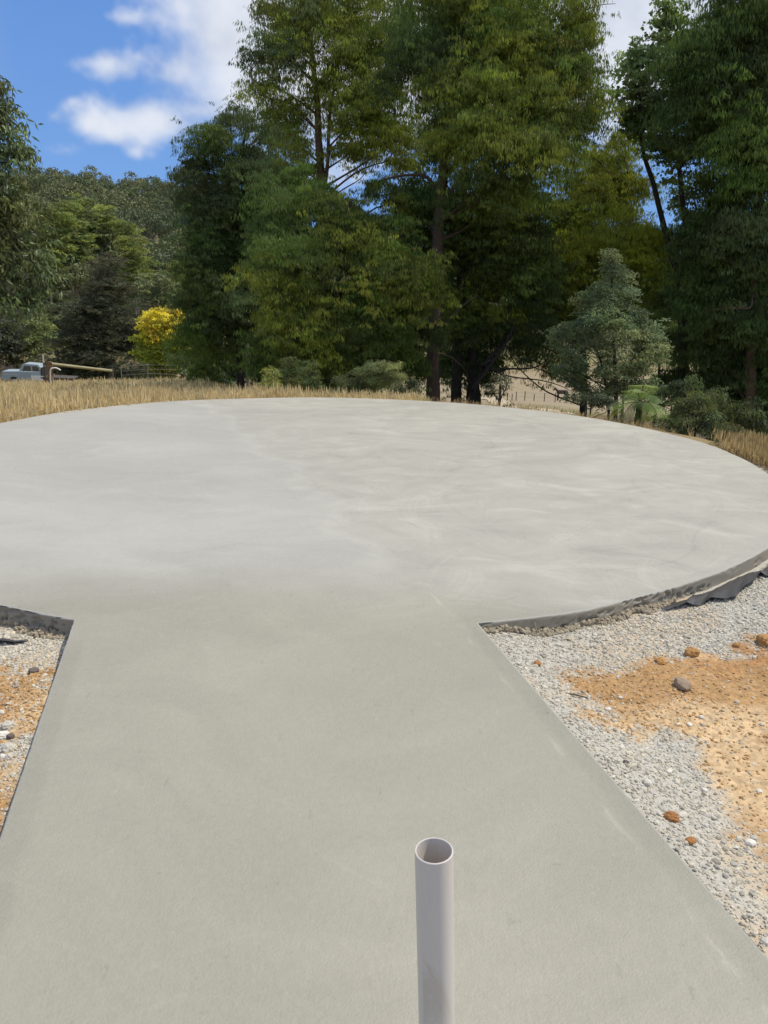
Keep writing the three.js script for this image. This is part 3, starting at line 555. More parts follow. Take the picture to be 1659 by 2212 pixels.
// left-edge gum with large pale-glinting leaves
tree({ name: 'gum_tree', label: 'gum with large glinting leaves cut off by the left edge of the picture', seed: 110, d: 15, spray: 'broad', bark: BARK.red, leaf: LEAF.waxy, density: 78, tints: [[.13, .165, .06], [.155, .175, .045], BLUEG], limbBark: BARK.red, hang: .35, fluffy: 1,
  trunks: [{ pts: [[-130, 860], [-120, 700], [-100, 500], [-60, 330], [-20, 200]], r: [.16, .04] }, { pts: [[-115, 740], [-40, 690], [20, 655], [60, 640]], r: [.05, .02], limb: 1 }],
  clumps: [[-22, 215, 39, 38, 0, 0], [18, 270, 32, 34, 0, 2], [-42, 290, 39, 42], [33, 325, 26, 25], [-2, 350, 46, 34], [-62, 380, 46, 42], [8, 410, 42, 29, 0, 2], [58, 345, 15, 15, 0, 0], [-52, 460, 54, 46], [8, 480, 46, 42, 0, 1], [53, 470, 31, 38, 0, 1], [18, 550, 46, 42, 0, 0], [78, 520, 28, 42], [88, 590, 26, 42, 0, 2], [28, 620, 39, 38], [-52, 570, 54, 51], [68, 660, 28, 28, 0, 2, .7], [-12, 660, 35, 25], [-112, 300, 46, 76], [-132, 480, 54, 76]] });

console.log('near trees', nLeaf);
// ---- middle distance, left: dark casuarina, yellow tree, round trees
tree({ name: 'casuarina_tree', label: 'dusky dark conical she-oak behind the wooden rail', seed: 120, d: 60, spray: 'needle', bark: BARK.dark, leaf: LEAF.dull, density: 22, tints: [[.105, .112, .052], [.115, .12, .06], [.09, .10, .048]], hang: .1, lobe: .9, limb: .5,
  trunks: [{ pts: [[225, 805], [226, 700], [232, 600], [236, 550]], r: [.2, .04] }],
  clumps: [[236, 562, 13, 20], [228, 595, 24, 26], [240, 610, 26, 26], [215, 635, 34, 30], [250, 645, 34, 32], [200, 680, 42, 34], [262, 690, 40, 36], [228, 690, 40, 36], [185, 725, 44, 36], [275, 730, 42, 36], [230, 740, 46, 38], [170, 765, 40, 32], [290, 765, 32, 32], [230, 780, 56, 28], [150, 745, 22, 34], [305, 740, 16, 30]] });
tree({ name: 'golden_tree', label: 'bright yellow-green tree lit by the sun beside the dark she-oak', seed: 121, d: 52, spray: 'round', bark: BARK.grey, leaf: leafMat(.95, .1, .5), density: 26, tints: [[.60, .53, .04], [.48, .50, .035], [.64, .52, .05], [.32, .38, .035]], fluffy: 1, hang: .15, lobe: .7, leafScale: 2.1, limb: .5,
  trunks: [{ pts: [[352, 815], [350, 760], [348, 700]], r: [.12, .04] }],
  clumps: [[350, 690, 34, 22, 0, 0], [325, 700, 26, 22, 0, 0], [375, 700, 26, 26, 0, 2], [345, 720, 42, 22, 0, 0], [385, 735, 22, 24, 0, 1], [335, 745, 36, 22, 0, 1], [365, 765, 36, 22, 0, 1], [330, 775, 28, 20, 0, 3], [355, 795, 36, 16, 0, 3], [315, 745, 18, 20, 0, 3], [395, 760, 20, 22, 0, 3], [370, 806, 16, 8, 0, 0], [405, 800, 26, 18, 0, 3]] });
const farTree = (label, seed, d, px, top, bottom, half, tints, k = {}) => {
  const hh = (bottom - top), list = []; const r = rng(seed);
  for (let i = 0; i < (k.n ?? 14); i++) { const t = (i + .5) / (k.n ?? 14), y = top + hh * (.08 + .62 * t), w = half * Math.sqrt(Math.sin(Math.PI * (.12 + .68 * t))); list.push([px + (r() - .5) * 1.5 * w, y, half * (.28 + .18 * r()), half * (.24 + .14 * r())]); }
  return tree({ name: k.name ?? 'hillside_tree', label, seed, d, spray: 'far', bark: BARK.grey, leaf: LEAF.dull, density: k.density ?? 3.6, tints, hang: .25, lobe: 1.3, leafScale: k.leafScale ?? .8, limb: .7, noLimbs: false, group: k.group,
    trunks: [{ pts: [[px, bottom], [px + (r() - .5) * 8, (top + bottom) / 2], [px + (r() - .5) * 10, top + hh * .2]], r: [k.r ?? .22, .05] }], clumps: list });
};
const MIDG = [[.22, .27, .065], [.255, .295, .06], [.18, .23, .06]];
farTree('pale rounded wattle above the yellow tree', 131, 80, 343, 588, 760, 42, [[.19, .225, .09], [.165, .20, .08]], { n: 18, name: 'wattle_tree' });
farTree('light green shrubby tree behind the old utility truck', 132, 66, 66, 690, 800, 34, [[.22, .26, .08], [.18, .22, .07]], { n: 14, name: 'wattle_tree', r: .05 });
farTree('dark bush at the left edge behind the truck', 133, 64, 8, 690, 800, 34, [[.08, .095, .05]], { n: 12, name: 'bush', r: .05 });
farTree('dim green tree between the truck and the dark she-oak', 134, 72, 128, 640, 800, 40, [[.10, .12, .05], [.12, .14, .05]], { n: 16, name: 'bush', r: .07 });
const MID = [[110, 430, 640, 46], [165, 415, 650, 46], [215, 440, 650, 44], [262, 468, 660, 42], [298, 500, 660, 34], [150, 490, 700, 50], [205, 520, 700, 46], [268, 540, 700, 42], [312, 548, 700, 34], [60, 470, 690, 50], [370, 590, 720, 30], [110, 540, 720, 48], [385, 560, 700, 26]];
MID.forEach(([px, top, bot, half], i) => farTree('yellow-green crown in the middle distance on the left, below the grey-green hill forest', 140 + i, 108 + (i * 7) % 26, px, top, bot, half, MIDG, { n: 15, group: 'yellow-green trees at the foot of the hill' }));
// ---- hill forest: each tree a copy of one of five kinds
{
  const kinds = [];
  for (let k = 0; k < 5; k++) {
    const r = rng(300 + k), t = new THREE.Group(), ht = 12 + 3 * r();
    const trunk = tube([V(0, -.6, 0), V(.2 * (r() - .5), ht * .4, 0), V(.8 * (r() - .5), ht * .8, .4 * (r() - .5))], .24, .08, 6, 6);
    const geos = []; const lobes = 9 + Math.floor(r() * 4); const limbs = [trunk];
    for (let i = 0; i < lobes; i++) {
      const a = r() * 6.283, q = Math.sqrt(r()) * 2.9, y = ht * (.62 + .34 * r() * (1 - q / 5)), c = V(Math.cos(a) * q, y, Math.sin(a) * q);
      limbs.push(tube([V(0, ht * .45, 0), c], .08, .03, 2, 4));
      for (let j = 0; j < 96; j++) {
        const th = r() * 6.283, q0 = Math.sqrt(r()), p = c.clone().add(V(Math.cos(th) * q0 * 1.5, .95 * Math.sqrt(1 - q0 * q0 * .9) - .4 - Math.pow(r(), 1.7) * (.5 + .7 * q0), Math.sin(th) * q0 * 1.5));
        const d = V(r() - .5, r() - .9, r() - .5).normalize(), s = V(r() - .5, r() - .5, r() - .5).cross(d).normalize(); geos.push({ b: p, d, s, l: .42 + .3 * r(), w: .19 + .12 * r() });
      }
    }
    kinds.push({ trunk: mergeGeometries(limbs), crown: leafGeo(geos), ht });
  }
  const fm = [[.165, .19, .085], [.15, .18, .075], [.19, .205, .09], [.135, .165, .08]].map((c) => { const m = leafMat(.95, .05, .25); m.color.setRGB(...c); return m; });
  const r = rng(999), spots = [], cell = new Map(), keyOf = (x, z) => Math.floor(x / 8) + ',' + Math.floor(z / 8);
  for (let i = 0; i < 30000; i++) {
    const left = i < 12000, az = left ? lerp(-29, -11, r()) : lerp(-11, 29, r()), d = left ? lerp(112, 316, Math.pow(r(), .7)) : lerp(215, 316, r()), x = Math.sin(az * D2R) * d, z = -Math.cos(az * D2R) * d;
    const gap = left ? 4.3 + d * .006 : 6.0;
    let ok = true; const gx = Math.floor(x / 8), gz = Math.floor(z / 8);
    for (let a = -1; a <= 1 && ok; a++) for (let b = -1; b <= 1 && ok; b++) for (const s of cell.get((gx + a) + ',' + (gz + b)) ?? []) if (Math.hypot(s.x - x, s.z - z) < gap) { ok = false; break; }
    if (!ok) continue;
    const s = { x, z, d, az, left }; spots.push(s); const k = keyOf(x, z); if (!cell.has(k)) cell.set(k, []); cell.get(k).push(s);
  }
  spots.sort((a, b) => (b.left - a.left) || (a.d - b.d));
  console.log('hill trees', spots.length, spots.filter((s) => s.left).length);
  // past the first 296 the wood reads as one mass
  const rest = spots.slice(296);
  for (let k = 0; k < 5; k++) rest.filter((s, i) => i % 5 === k).forEach((s) => { (kinds[k].more ??= []).push(s); });
  const mass = new THREE.Group(); mass.name = 'forest'; mass.userData = { kind: 'stuff', label: 'grey-green gum forest covering the far ridge behind the near trees', category: 'forest' }; scene.add(mass);
  kinds.forEach((k) => {
    const ms = k.more.map((s) => place(V(s.x, H(s.x, s.z), s.z), r() * 6.283, 0, 0, V(1 + .3 * r(), .8 + .4 * r(), 1 + .3 * r())));
    copies('trunks', k.trunk, BARK.grey, ms.map((m) => ({ m })), mass); copies('crowns', k.crown, fm[Math.floor(r() * 4)], ms.map((m) => ({ m })), mass);
  });
  spots.slice(0, 296).forEach((s, i) => {
    const k = kinds[Math.floor(r() * 5)], base = V(s.x, H(s.x, s.z), s.z), crest = s.d > 285;
    const t = thing('forest_tree', crest ? 'grey-green gum on the skyline of the wooded hill' : s.left ? 'grey-green gum in the forest covering the hill at left' : 'distant gum on the far ridge, glimpsed between the near trees', 'tree', base, r() * 6.283, crest ? 'gums along the skyline of the hill' : s.left ? 'gums covering the hill at left' : 'gums on the far ridge');
    const sc = .8 + .5 * r(); t.scale.set(sc * (.9 + .3 * r()), sc * (.9 + .25 * r()), sc);
    mesh('trunk', k.trunk, BARK.grey, t); mesh('crown', k.crown, fm[Math.floor(r() * 4)], t);
  });
}
console.log('far trees');
// ------------------------------------------------------------------ small plants round the slab
function hit(px, py) { const r = ray(px, py).normalize(); let t = 11; for (; t < 400; t += .1) { const x = r.x * t, y = EYE + r.y * t, z = r.z * t; if (y < H(x, z)) break; } return V(r.x * t, H(r.x * t, r.z * t), r.z * t); }
const shrub = (name, label, seed, d, pts, clumps, o = {}) => tree({ name, label, category: o.category ?? 'shrub', seed, d, spray: o.spray ?? 'fine', bark: o.bark ?? BARK.dark, leaf: LEAF.dull, density: o.density ?? 260, tints: o.tints ?? [[0.160, 0.208, 0.048], [0.136, 0.184, 0.048]], fluffy: 1, hang: .2, lobe: o.lobe ?? .22, limb: .25, leafScale: o.leafScale ?? .8, trunks: pts.map((p) => ({ pts: p, r: [o.r ?? .018, .006] })), clumps, group: o.group });
shrub('wattle_sapling', 'feathery wattle sapling with upright tip, left of centre behind the slab', 401, 14.5, [[[628, 860], [630, 820], [629, 775]]], [[628, 785, 12, 12], [615, 805, 22, 9], [645, 803, 20, 9], [625, 825, 30, 13], [650, 832, 22, 12], [610, 838, 20, 12]]);
shrub('wattle_sapling', 'yellowing feathery sapling at the far rim of the slab', 402, 14, [[[588, 860], [586, 830], [590, 800]]], [[588, 805, 12, 10], [582, 825, 17, 14], [595, 838, 18, 14], [575, 845, 16, 10]], { tints: [[0.416, 0.400, 0.080], [0.320, 0.336, 0.072]] });
shrub('wattle_sapling', 'thin green sapling right of the yellowing one', 403, 15, [[[668, 860], [672, 820], [678, 780]]], [[676, 790, 10, 14], [668, 815, 16, 12], [682, 832, 16, 12], [660, 845, 18, 10]]);
shrub('wattle_shrub', 'pale feathery arching shrub behind the middle of the slab', 404, 14.5, [[[770, 865], [790, 825], [830, 800]], [[745, 865], [750, 830], [755, 810]]], [[800, 795, 30, 14], [835, 795, 28, 12], [775, 815, 28, 18], [745, 830, 26, 18], [790, 835, 32, 18], [830, 825, 28, 16], [860, 820, 22, 18], [740, 850, 26, 12]], { tints: [[0.224, 0.264, 0.096], [0.192, 0.240, 0.080]] });
shrub('dark_shrub', 'dark low shrub at the foot of the big trunk', 405, 15.5, [[[880, 865], [885, 840], [888, 820]]], [[880, 835, 22, 16], [905, 845, 16, 14], [858, 845, 20, 12]], { spray: 'small', tints: [[0.080, 0.104, 0.040]] });
shrub('young_sapling', 'wispy leafless-looking sapling before the far paddock track', 406, 14.5, [[[1078, 880], [1082, 845], [1078, 812]], [[1080, 870], [1092, 840], [1100, 818]], [[1078, 872], [1066, 850], [1060, 830]]], [[1080, 820, 12, 10, 0, 0, .35], [1095, 830, 10, 10, 0, 0, .35], [1066, 840, 10, 10, 0, 0, .35]], { tints: [[0.192, 0.208, 0.096]], density: 120 });
shrub('low_shrub', 'rounded leafy mound right of the wire fence post', 407, 40, [[[455, 838], [455, 820], [456, 808]]], [[455, 806, 32, 13], [425, 818, 24, 12], [485, 818, 26, 12], [455, 825, 45, 12]], { spray: 'round', tints: [[0.160, 0.232, 0.088], [0.136, 0.200, 0.080]], density: 60, lobe: .5, leafScale: 1.7, r: .05 });
shrub('bracken_shrub', 'dusky low shrub between the silvery tree and the fern', 408, 12.8, [[[1275, 895], [1278, 870], [1280, 850]]], [[1270, 868, 28, 16], [1240, 862, 22, 12], [1300, 872, 24, 16], [1315, 888, 22, 14]], { spray: 'small', tints: [[0.096, 0.120, 0.056], [0.144, 0.144, 0.064]] });
shrub('prickly_shrub', 'fine-leaved olive shrub beside the fern on the right', 409, 11.6, [[[1500, 950], [1505, 900], [1515, 860]], [[1490, 950], [1480, 900], [1470, 875]]], [[1510, 862, 26, 14], [1480, 875, 28, 18], [1525, 885, 28, 18], [1500, 905, 40, 22], [1465, 900, 28, 18], [1530, 920, 26, 18], [1495, 930, 36, 16], [1455, 925, 24, 14], [1440, 905, 24, 16, .4]], { tints: [[0.136, 0.176, 0.048], [0.160, 0.192, 0.048], [0.112, 0.152, 0.048]], density: 240 });
shrub('prickly_shrub', 'small straggly shrub near the right edge, in front of the dark gum', 410, 10.6, [[[1575, 975], [1572, 945], [1565, 920]], [[1575, 975], [1590, 955], [1605, 940]], [[1575, 975], [1580, 950], [1588, 925]]], [[1562, 925, 12, 12], [1574, 945, 18, 12], [1590, 930, 10, 10], [1602, 945, 14, 9], [1580, 962, 24, 9], [1555, 955, 12, 9]], { tints: [[0.144, 0.176, 0.048], [0.176, 0.200, 0.056]], density: 220, lobe: .12, leafScale: .6 });
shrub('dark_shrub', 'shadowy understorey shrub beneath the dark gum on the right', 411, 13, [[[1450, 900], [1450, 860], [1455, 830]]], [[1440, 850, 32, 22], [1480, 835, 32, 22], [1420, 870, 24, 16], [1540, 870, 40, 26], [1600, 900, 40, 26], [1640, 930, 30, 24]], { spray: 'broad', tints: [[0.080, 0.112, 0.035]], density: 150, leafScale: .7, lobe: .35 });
shrub('green_tussock', 'low green weed patch in the dry grass below the wooden rail', 412, 26, [[[215, 850], [215, 842], [216, 836]]], [[215, 840, 26, 8], [190, 846, 18, 6], [240, 846, 20, 6]], { tints: [[0.192, 0.232, 0.064]], density: 120, lobe: .3, leafScale: 1.1 });
// dim understorey that closes the stand below the boughs
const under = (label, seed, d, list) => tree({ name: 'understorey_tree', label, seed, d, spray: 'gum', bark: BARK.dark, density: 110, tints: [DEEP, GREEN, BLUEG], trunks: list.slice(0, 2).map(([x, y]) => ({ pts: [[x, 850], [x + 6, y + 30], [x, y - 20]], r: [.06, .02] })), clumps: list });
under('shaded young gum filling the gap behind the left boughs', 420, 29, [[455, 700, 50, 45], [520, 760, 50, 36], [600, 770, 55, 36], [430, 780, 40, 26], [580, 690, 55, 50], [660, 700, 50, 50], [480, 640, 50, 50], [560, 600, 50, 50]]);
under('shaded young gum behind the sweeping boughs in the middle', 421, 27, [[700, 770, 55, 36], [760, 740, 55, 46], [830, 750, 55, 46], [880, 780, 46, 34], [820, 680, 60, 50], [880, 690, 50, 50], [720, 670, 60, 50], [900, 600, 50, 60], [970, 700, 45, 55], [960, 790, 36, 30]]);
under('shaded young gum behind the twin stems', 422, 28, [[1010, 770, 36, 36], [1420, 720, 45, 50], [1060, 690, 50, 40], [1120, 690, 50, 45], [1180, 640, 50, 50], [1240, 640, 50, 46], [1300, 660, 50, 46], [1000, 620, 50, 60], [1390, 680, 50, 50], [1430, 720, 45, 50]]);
// scrub that closes the back of the left paddock
[[20, 788, 'dark scrubby bush behind the truck bonnet'], [75, 795, 'scrubby bush behind the truck cab'], [120, 793, 'dark scrubby bush behind the left rail post'], [160, 797, 'scrubby bush behind the middle of the rail'], [205, 800, 'low scrubby bush under the she-oak'], [250, 803, 'scrubby bush behind the right rail post'], [295, 806, 'low bush between the she-oak and the yellow tree'], [335, 812, 'low green bush at the foot of the yellow tree'], [420, 815, 'low dark bush right of the yellow tree']].forEach(([x, y, label], i) =>
  shrub('scrub_bush', label, 440 + i, 66 - i * 1.6, [[[x, y + 20], [x + 2, y + 5], [x, y - 8]]], [[x, y - 4, 22, 15], [x - 16, y + 6, 20, 12], [x + 17, y + 5, 20, 12], [x, y + 10, 26, 10]], { spray: 'needle', tints: i % 3 === 1 ? [[.11, .135, .05]] : [[.06, .072, .032], [.075, .09, .035]], density: 22, lobe: .8, leafScale: .9, r: .06 }));
// tree fern
{
  const base = P(1378, 905, 12.3); base.y = H(base.x, base.z);
  const fern = thing('tree_fern', 'bright green fern with drooping feathered fronds at the slab edge on the right', 'fern', base);
  const r = rng(31), fm = [[.19, .29, .05], [.14, .23, .05], [.26, .35, .05]].map((c) => { const m = leafMat(.9, .1, .45); m.color.setRGB(...c); return m; });
  const crown = P(1383, 868, 12.3).sub(base);
  mesh('trunk', tube([V(0, -.3, 0), crown.clone().multiplyScalar(.5), crown], .06, .045, 6, 7, .4), BARK.dark, fern);
  const tips = [[1318, 885], [1338, 912], [1400, 912], [1420, 895], [1345, 862], [1392, 832], [1440, 905], [1425, 870], [1312, 905], [1365, 845], [1380, 915]];
  tips.forEach(([x, y], i) => {
    const tip = P(x, y, 12.3 + (i % 3 - 1.4) * .45).sub(base), mid = crown.clone().lerp(tip, .5); mid.y += .16 + .06 * r();
    const c = new THREE.QuadraticBezierCurve3(crown, mid, tip), list = [], side0 = tip.clone().sub(crown).cross(V(0, 1, 0)).normalize();
    for (let k = 2; k < 22; k++) for (const s of [-1, 1]) {
      const t = k / 22, b = c.getPoint(t), tg = c.getTangent(t).normalize(), dir = side0.clone().multiplyScalar(s).addScaledVector(tg, .55).add(V(0, -.32, 0)).normalize(), L = .24 * Math.pow(Math.sin(Math.PI * (.14 + .84 * t)), .8);
      for (let q = 0; q < 9; q++) for (const w of [-1, 1]) {
        const p = b.clone().addScaledVector(dir, L * (q + .6) / 9), d2 = dir.clone().multiplyScalar(.5).addScaledVector(tg, w).normalize(); list.push({ b: p, d: d2, s: dir, l: .032 * (1 - q / 12), w: .014 });
      }
    }
    const f = mesh('frond', leafGeo(list), fm[i % 3], fern); mesh('rachis', tube([crown, c.getPoint(.5), tip], .008, .003, 6, 4), BARK.brown, f);
  });
}
console.log('shrubs', nLeaf);

// ------------------------------------------------------------------ grass
function tuft(seed, n, h, spread, head) {
  const r = rng(seed), pos = [], idx = [];
  for (let i = 0; i < n; i++) {
    const a = r() * 6.283, q = Math.sqrt(r()) * spread, x = Math.cos(a) * q, z = Math.sin(a) * q, L = h * (.5 + .6 * r()), la = r() * 6.283, lean = L * (.2 + .75 * r()), w = .004 + .003 * r(), ca = Math.cos(la + 1.57) * w, sa = Math.sin(la + 1.57) * w;
    const k = pos.length / 3, mx = x + Math.cos(la) * lean * .35, mz = z + Math.sin(la) * lean * .35, tx = x + Math.cos(la) * lean, tz = z + Math.sin(la) * lean;
    pos.push(x - ca, 0, z - sa, x + ca, 0, z + sa, mx - ca * .8, L * .6, mz - sa * .8, mx + ca * .8, L * .6, mz + sa * .8, tx, L, tz); idx.push(k, k + 1, k + 2, k + 1, k + 3, k + 2, k + 2, k + 3, k + 4);
    if (head && r() < head) { const j = pos.length / 3, hw = .008; for (const [dx, dz] of [[1, 0], [0, 1]]) { const m = pos.length / 3; pos.push(tx - dx * hw, L, tz - dz * hw, tx + dx * hw, L, tz + dz * hw, tx, L + .075, tz, tx, L - .03, tz); idx.push(m, m + 1, m + 2, m, m + 3, m + 1); } }
  }
  const g = new THREE.BufferGeometry(); g.setAttribute('position', new THREE.Float32BufferAttribute(pos, 3)); g.setIndex(idx); g.computeVertexNormals(); return g;
}
{
  const r = rng(55), dry = [], green = [], gm = leafMat(.97, 0, .35);
  for (let i = 0; i < 64000; i++) {
    const near = i < 22000, az = lerp(-31, near ? 3 : 2, r()), d = near ? lerp(10.5, 18, Math.pow(r(), 1.2)) : lerp(17, 62, Math.pow(r(), .8)), x = Math.sin(az * D2R) * d, z = -Math.cos(az * D2R) * d;
    if (inSlab(x, z, .10)) continue;
    const shade = sstep(-12, -6, az) * sstep(15, 18, d); if (r() < shade * .8) continue;
    const g = fbm(x * .22 + 9, z * .22, 4), isGreen = g + (d > 22 ? .10 : 0) + sstep(-14, -8, az) * .14 > .60 && r() < .7;
    const y = H(x, z) - .02, v = .75 + .5 * r(), s = (.45 + .95 * r() * r()) * (.75 + .7 * fbm(x * .9, z * .9 + 20, 3)) * (near ? 1 : 1.15) * lerp(1, .7, sstep(-8, 0, az));
    if (isGreen) green.push({ m: place(V(x, y, z), r() * 6.28, 0, 0, s * .9), c: RGB(.30 * v, .30 * v, .08 * v) });
    else { const p = r(); dry.push({ m: place(V(x, y, z), r() * 6.28, 0, 0, s), c: RGB(lerp(.62, .86, p) * v, lerp(.51, .73, p) * v, lerp(.27, .44, p) * v) }); }
  }
  for (let i = 0; i < 5200; i++) {                                   // right of the slab, and a thin fringe round its far rim
    const rim = i > 4700, az = rim ? lerp(0, 22, r()) : lerp(24.2, 31, r()), d = rim ? lerp(11, 14, r()) : lerp(7.8, 11.5, r()), x = Math.sin(az * D2R) * d, z = -Math.cos(az * D2R) * d;
    const e = Math.hypot(x - CX, z - CZ) - RAD; if (e < (rim ? .1 : .32) || (!rim && r() < .2)) continue;
    const v = .6 + .5 * r(), p = r();
    dry.push({ m: place(V(x, H(x, z) - .03, z), r() * 6.28, 0, 0, (rim ? .6 : 1.0) * (.7 + .5 * r())), c: RGB(lerp(.54, .74, p) * v, lerp(.41, .58, p) * v, lerp(.19, .30, p) * v) });
  }
  const a = copies('dry_grass', tuft(61, 13, .165, .10, .3), gm, dry, scene); tag(a, 'straw-coloured dry grass round the far side of the slab', 'grass');
  const b = copies('green_grass', tuft(62, 13, .15, .10, 0), gm, green, scene); tag(b, 'greener tufts mixed into the dry paddock grass', 'grass');
  console.log('grass', dry.length, green.length);
}

// ------------------------------------------------------------------ stones, clods, litter on the bare earth
function rockGeo(seed, sx, sy, sz, detail = 1, rough = .35) {
  const r = rng(seed), g = new THREE.IcosahedronGeometry(1, detail), p = g.attributes.position, o = r() * 50, seen = new Map();
  for (let i = 0; i < p.count; i++) {
    const x = p.getX(i), y = p.getY(i), z = p.getZ(i), key = [x, y, z].map((q) => q.toFixed(3)).join();
    if (!seen.has(key)) seen.set(key, 1 - rough / 2 + rough * (noise3(x * 1.4 + o, y * 1.4, z * 1.4 + o) * .7 + r() * .5));
    const k = seen.get(key); p.setXYZ(i, x * k * sx, Math.max(-.6, y * k) * sy, z * k * sz);
  }
  g.computeVertexNormals(); return g;
}
const stoneTex = dataTex(256, 256, (i, j) => { const v = .80 + .20 * (fbm(i / 18, j / 18, 4) * .6 + noise2(i / 2, j / 2) * .4); return [v, v, v]; });
const stoneMat = (r, g, b) => mat({ color: RGB(r, g, b), map: stoneTex, roughness: .95 });
const STONE = { white: stoneMat(.82, .77, .66), pale: stoneMat(.70, .65, .54), brown: stoneMat(.36, .27, .19), clay: stoneMat(.50, .27, .09), dark: stoneMat(.16, .13, .11), cement: stoneMat(.60, .56, .47), rust: stoneMat(.40, .18, .06) };
{
  const r = rng(71), gravel = [], crumb = [];
  const put = (list, x, z, s, c, sink = .3) => list.push({ m: place(V(x, padH(x, z) + s * sink * .5, z), r() * 6.28, (r() - .5) * .9, (r() - .5) * .9, V(s * (.7 + .6 * r()), s * (.5 + .4 * r()), s * (.7 + .6 * r()))), c });
  const boxes = [[.55, 6.6, -8.2, .3, 430000, 1], [-2.9, -.7, -4.4, .3, 170000, 0]];
  for (const [xa, xb, za, zb, n] of boxes) for (let i = 0; i < n; i++) {
    const x = lerp(xa, xb, r()), z = lerp(za, zb, r()), d = Math.hypot(x, z);
    if (Math.abs(Math.atan2(x, -z)) > .56 || inSlab(x, z, .012)) continue;
    if (d < 1.2 || (d > 5.5 && r() < .5)) continue;
    const c = clayAt(x, z);
    if (r() > c - .04 * (c > .5)) {
      const big = r() < .06, s = big ? .007 + .006 * r() : .0024 + .0042 * r() * (d > 4 ? 1.35 : 1), v = lerp(.27, .58, Math.pow(r(), .9)), w = r();
      put(gravel, x, z, s, RGB(v * lerp(1, 1.04, w), v * lerp(.96, .92, w), v * lerp(.84, .68, w)));
    } else if (r() < .38 + .6 * crumbAt(x, z)) {
      const s = .0018 + .0062 * Math.pow(r(), 3.5), v = .62 + .6 * r(), pale = r() < .10; put(crumb, x, z, s, pale ? RGB(.52, .46, .36) : RGB(.45 * v, .275 * v, .115 * v));
    }
  }
  const g1 = copies('gravel', rockGeo(81, 1, 1, 1, 0, .5), mat({ roughness: .95 }), gravel, scene); tag(g1, 'crushed pale grey gravel around the slab and path', 'gravel');
  const g2 = copies('clay_crumbs', rockGeo(82, 1, 1, 1, 0, .5), mat({ roughness: 1 }), crumb, scene); tag(g2, 'loose orange-brown clay crumbs on the bare earth', 'clay crumbs');
  console.log('gravel', gravel.length, crumb.length);
  // rough concrete slop squeezed out under the slab edge
  const slop = [];
  for (let i = 0; i < 2600; i++) {
    const right = i < 1500, k = right ? Math.floor(Math.pow(r(), .9) * 118) : outline.length - 602 - Math.floor(r() * 78), p = outline[k], nx = (p[0] - CX) / RAD, nz = (p[1] - CZ) / RAD;
    const hump = right ? .35 + .9 * noise2(k * .12, 3) : .5 + noise2(k * .2, 9); const o = Math.pow(r(), 1.5) * .055 * hump * sstep(.25, .55, noise2(k * .07, right ? 7 : 2)); const x = p[0] + nx * o, z = p[1] + nz * o;
    if (inSlab(x, z, -.004) && Math.hypot(x - CX, z - CZ) > RAD + .03) continue;
    const s = .004 + .010 * r() * r(), v = .7 + .5 * r(); slop.push({ m: place(V(x, padH(x, z) + s * .4 + Math.max(0, .022 * hump - o * .4) * r(), z), r() * 6.28, r(), r(), V(s * 1.3, s, s * 1.2)), c: RGB(.32 * v, .27 * v, .19 * v) });
  }
  tag(copies('concrete_rubble', rockGeo(83, 1, 1, 1, 0, .6), mat({ roughness: 1 }), slop, scene), 'rough brownish concrete slop under the slab edge', 'rubble');
}
const ph = (x, y) => { const g = G(x * .54861, y * .54861, -.1); g.y = padH(g.x, g.z); return g; };
function rock(name, label, px, py, size, m, o = {}) {
  const p = ph(px, py), k = size * (o.category === 'clay clod' ? .4 : .5) * Math.hypot(p.x, p.z, EYE) / 3028, t = mesh(name, rockGeo(o.seed ?? Math.round(px + py), k, k * (o.flat ?? .7), k * (o.deep ?? .85), o.detail ?? 2, o.rough ?? .45), m, scene);
  t.position.set(p.x, p.y + k * .32, p.z); t.rotation.y = o.turn ?? px; return tag(t, label, o.category ?? 'stone', o.group);
}
rock('stone', 'brown angular stone casting a dark shadow on the clay', 2685, 2713, 70, STONE.brown, { flat: .55, detail: 1 });
rock('clay_clod', 'largest orange clay clod where gravel meets clay', 2724, 2578, 62, STONE.clay, { category: 'clay clod', flat: .9, detail: 3, rough: .6 });
rock('clay_clod', 'low pale clay clod left of the largest clod', 2600, 2608, 50, STONE.clay, { category: 'clay clod', flat: .5, detail: 3, rough: .6 });
rock('clay_clod', 'orange clay clod cut by the right picture edge', 3008, 2545, 70, STONE.clay, { category: 'clay clod', flat: .8, detail: 3, rough: .6 });
rock('clay_clod', 'small clay clod between the largest clod and the right edge', 2898, 2550, 34, STONE.clay, { category: 'clay clod', detail: 3, rough: .6 });
rock('clay_clod', 'reddish clay lump pressed against the path edge', 2636, 3282, 62, STONE.rust, { category: 'clay clod', flat: .7, detail: 3, rough: .6 });
rock('clay_clod', 'crumbled reddish clod below the lump on the path edge', 2712, 3372, 44, STONE.rust, { category: 'clay clod', flat: .5, detail: 3, rough: .6 });
rock('clay_clod', 'small reddish clod on the gravel near the inner corner', 2113, 2650, 40, STONE.rust, { category: 'clay clod', flat: .4, detail: 3, rough: .6 });
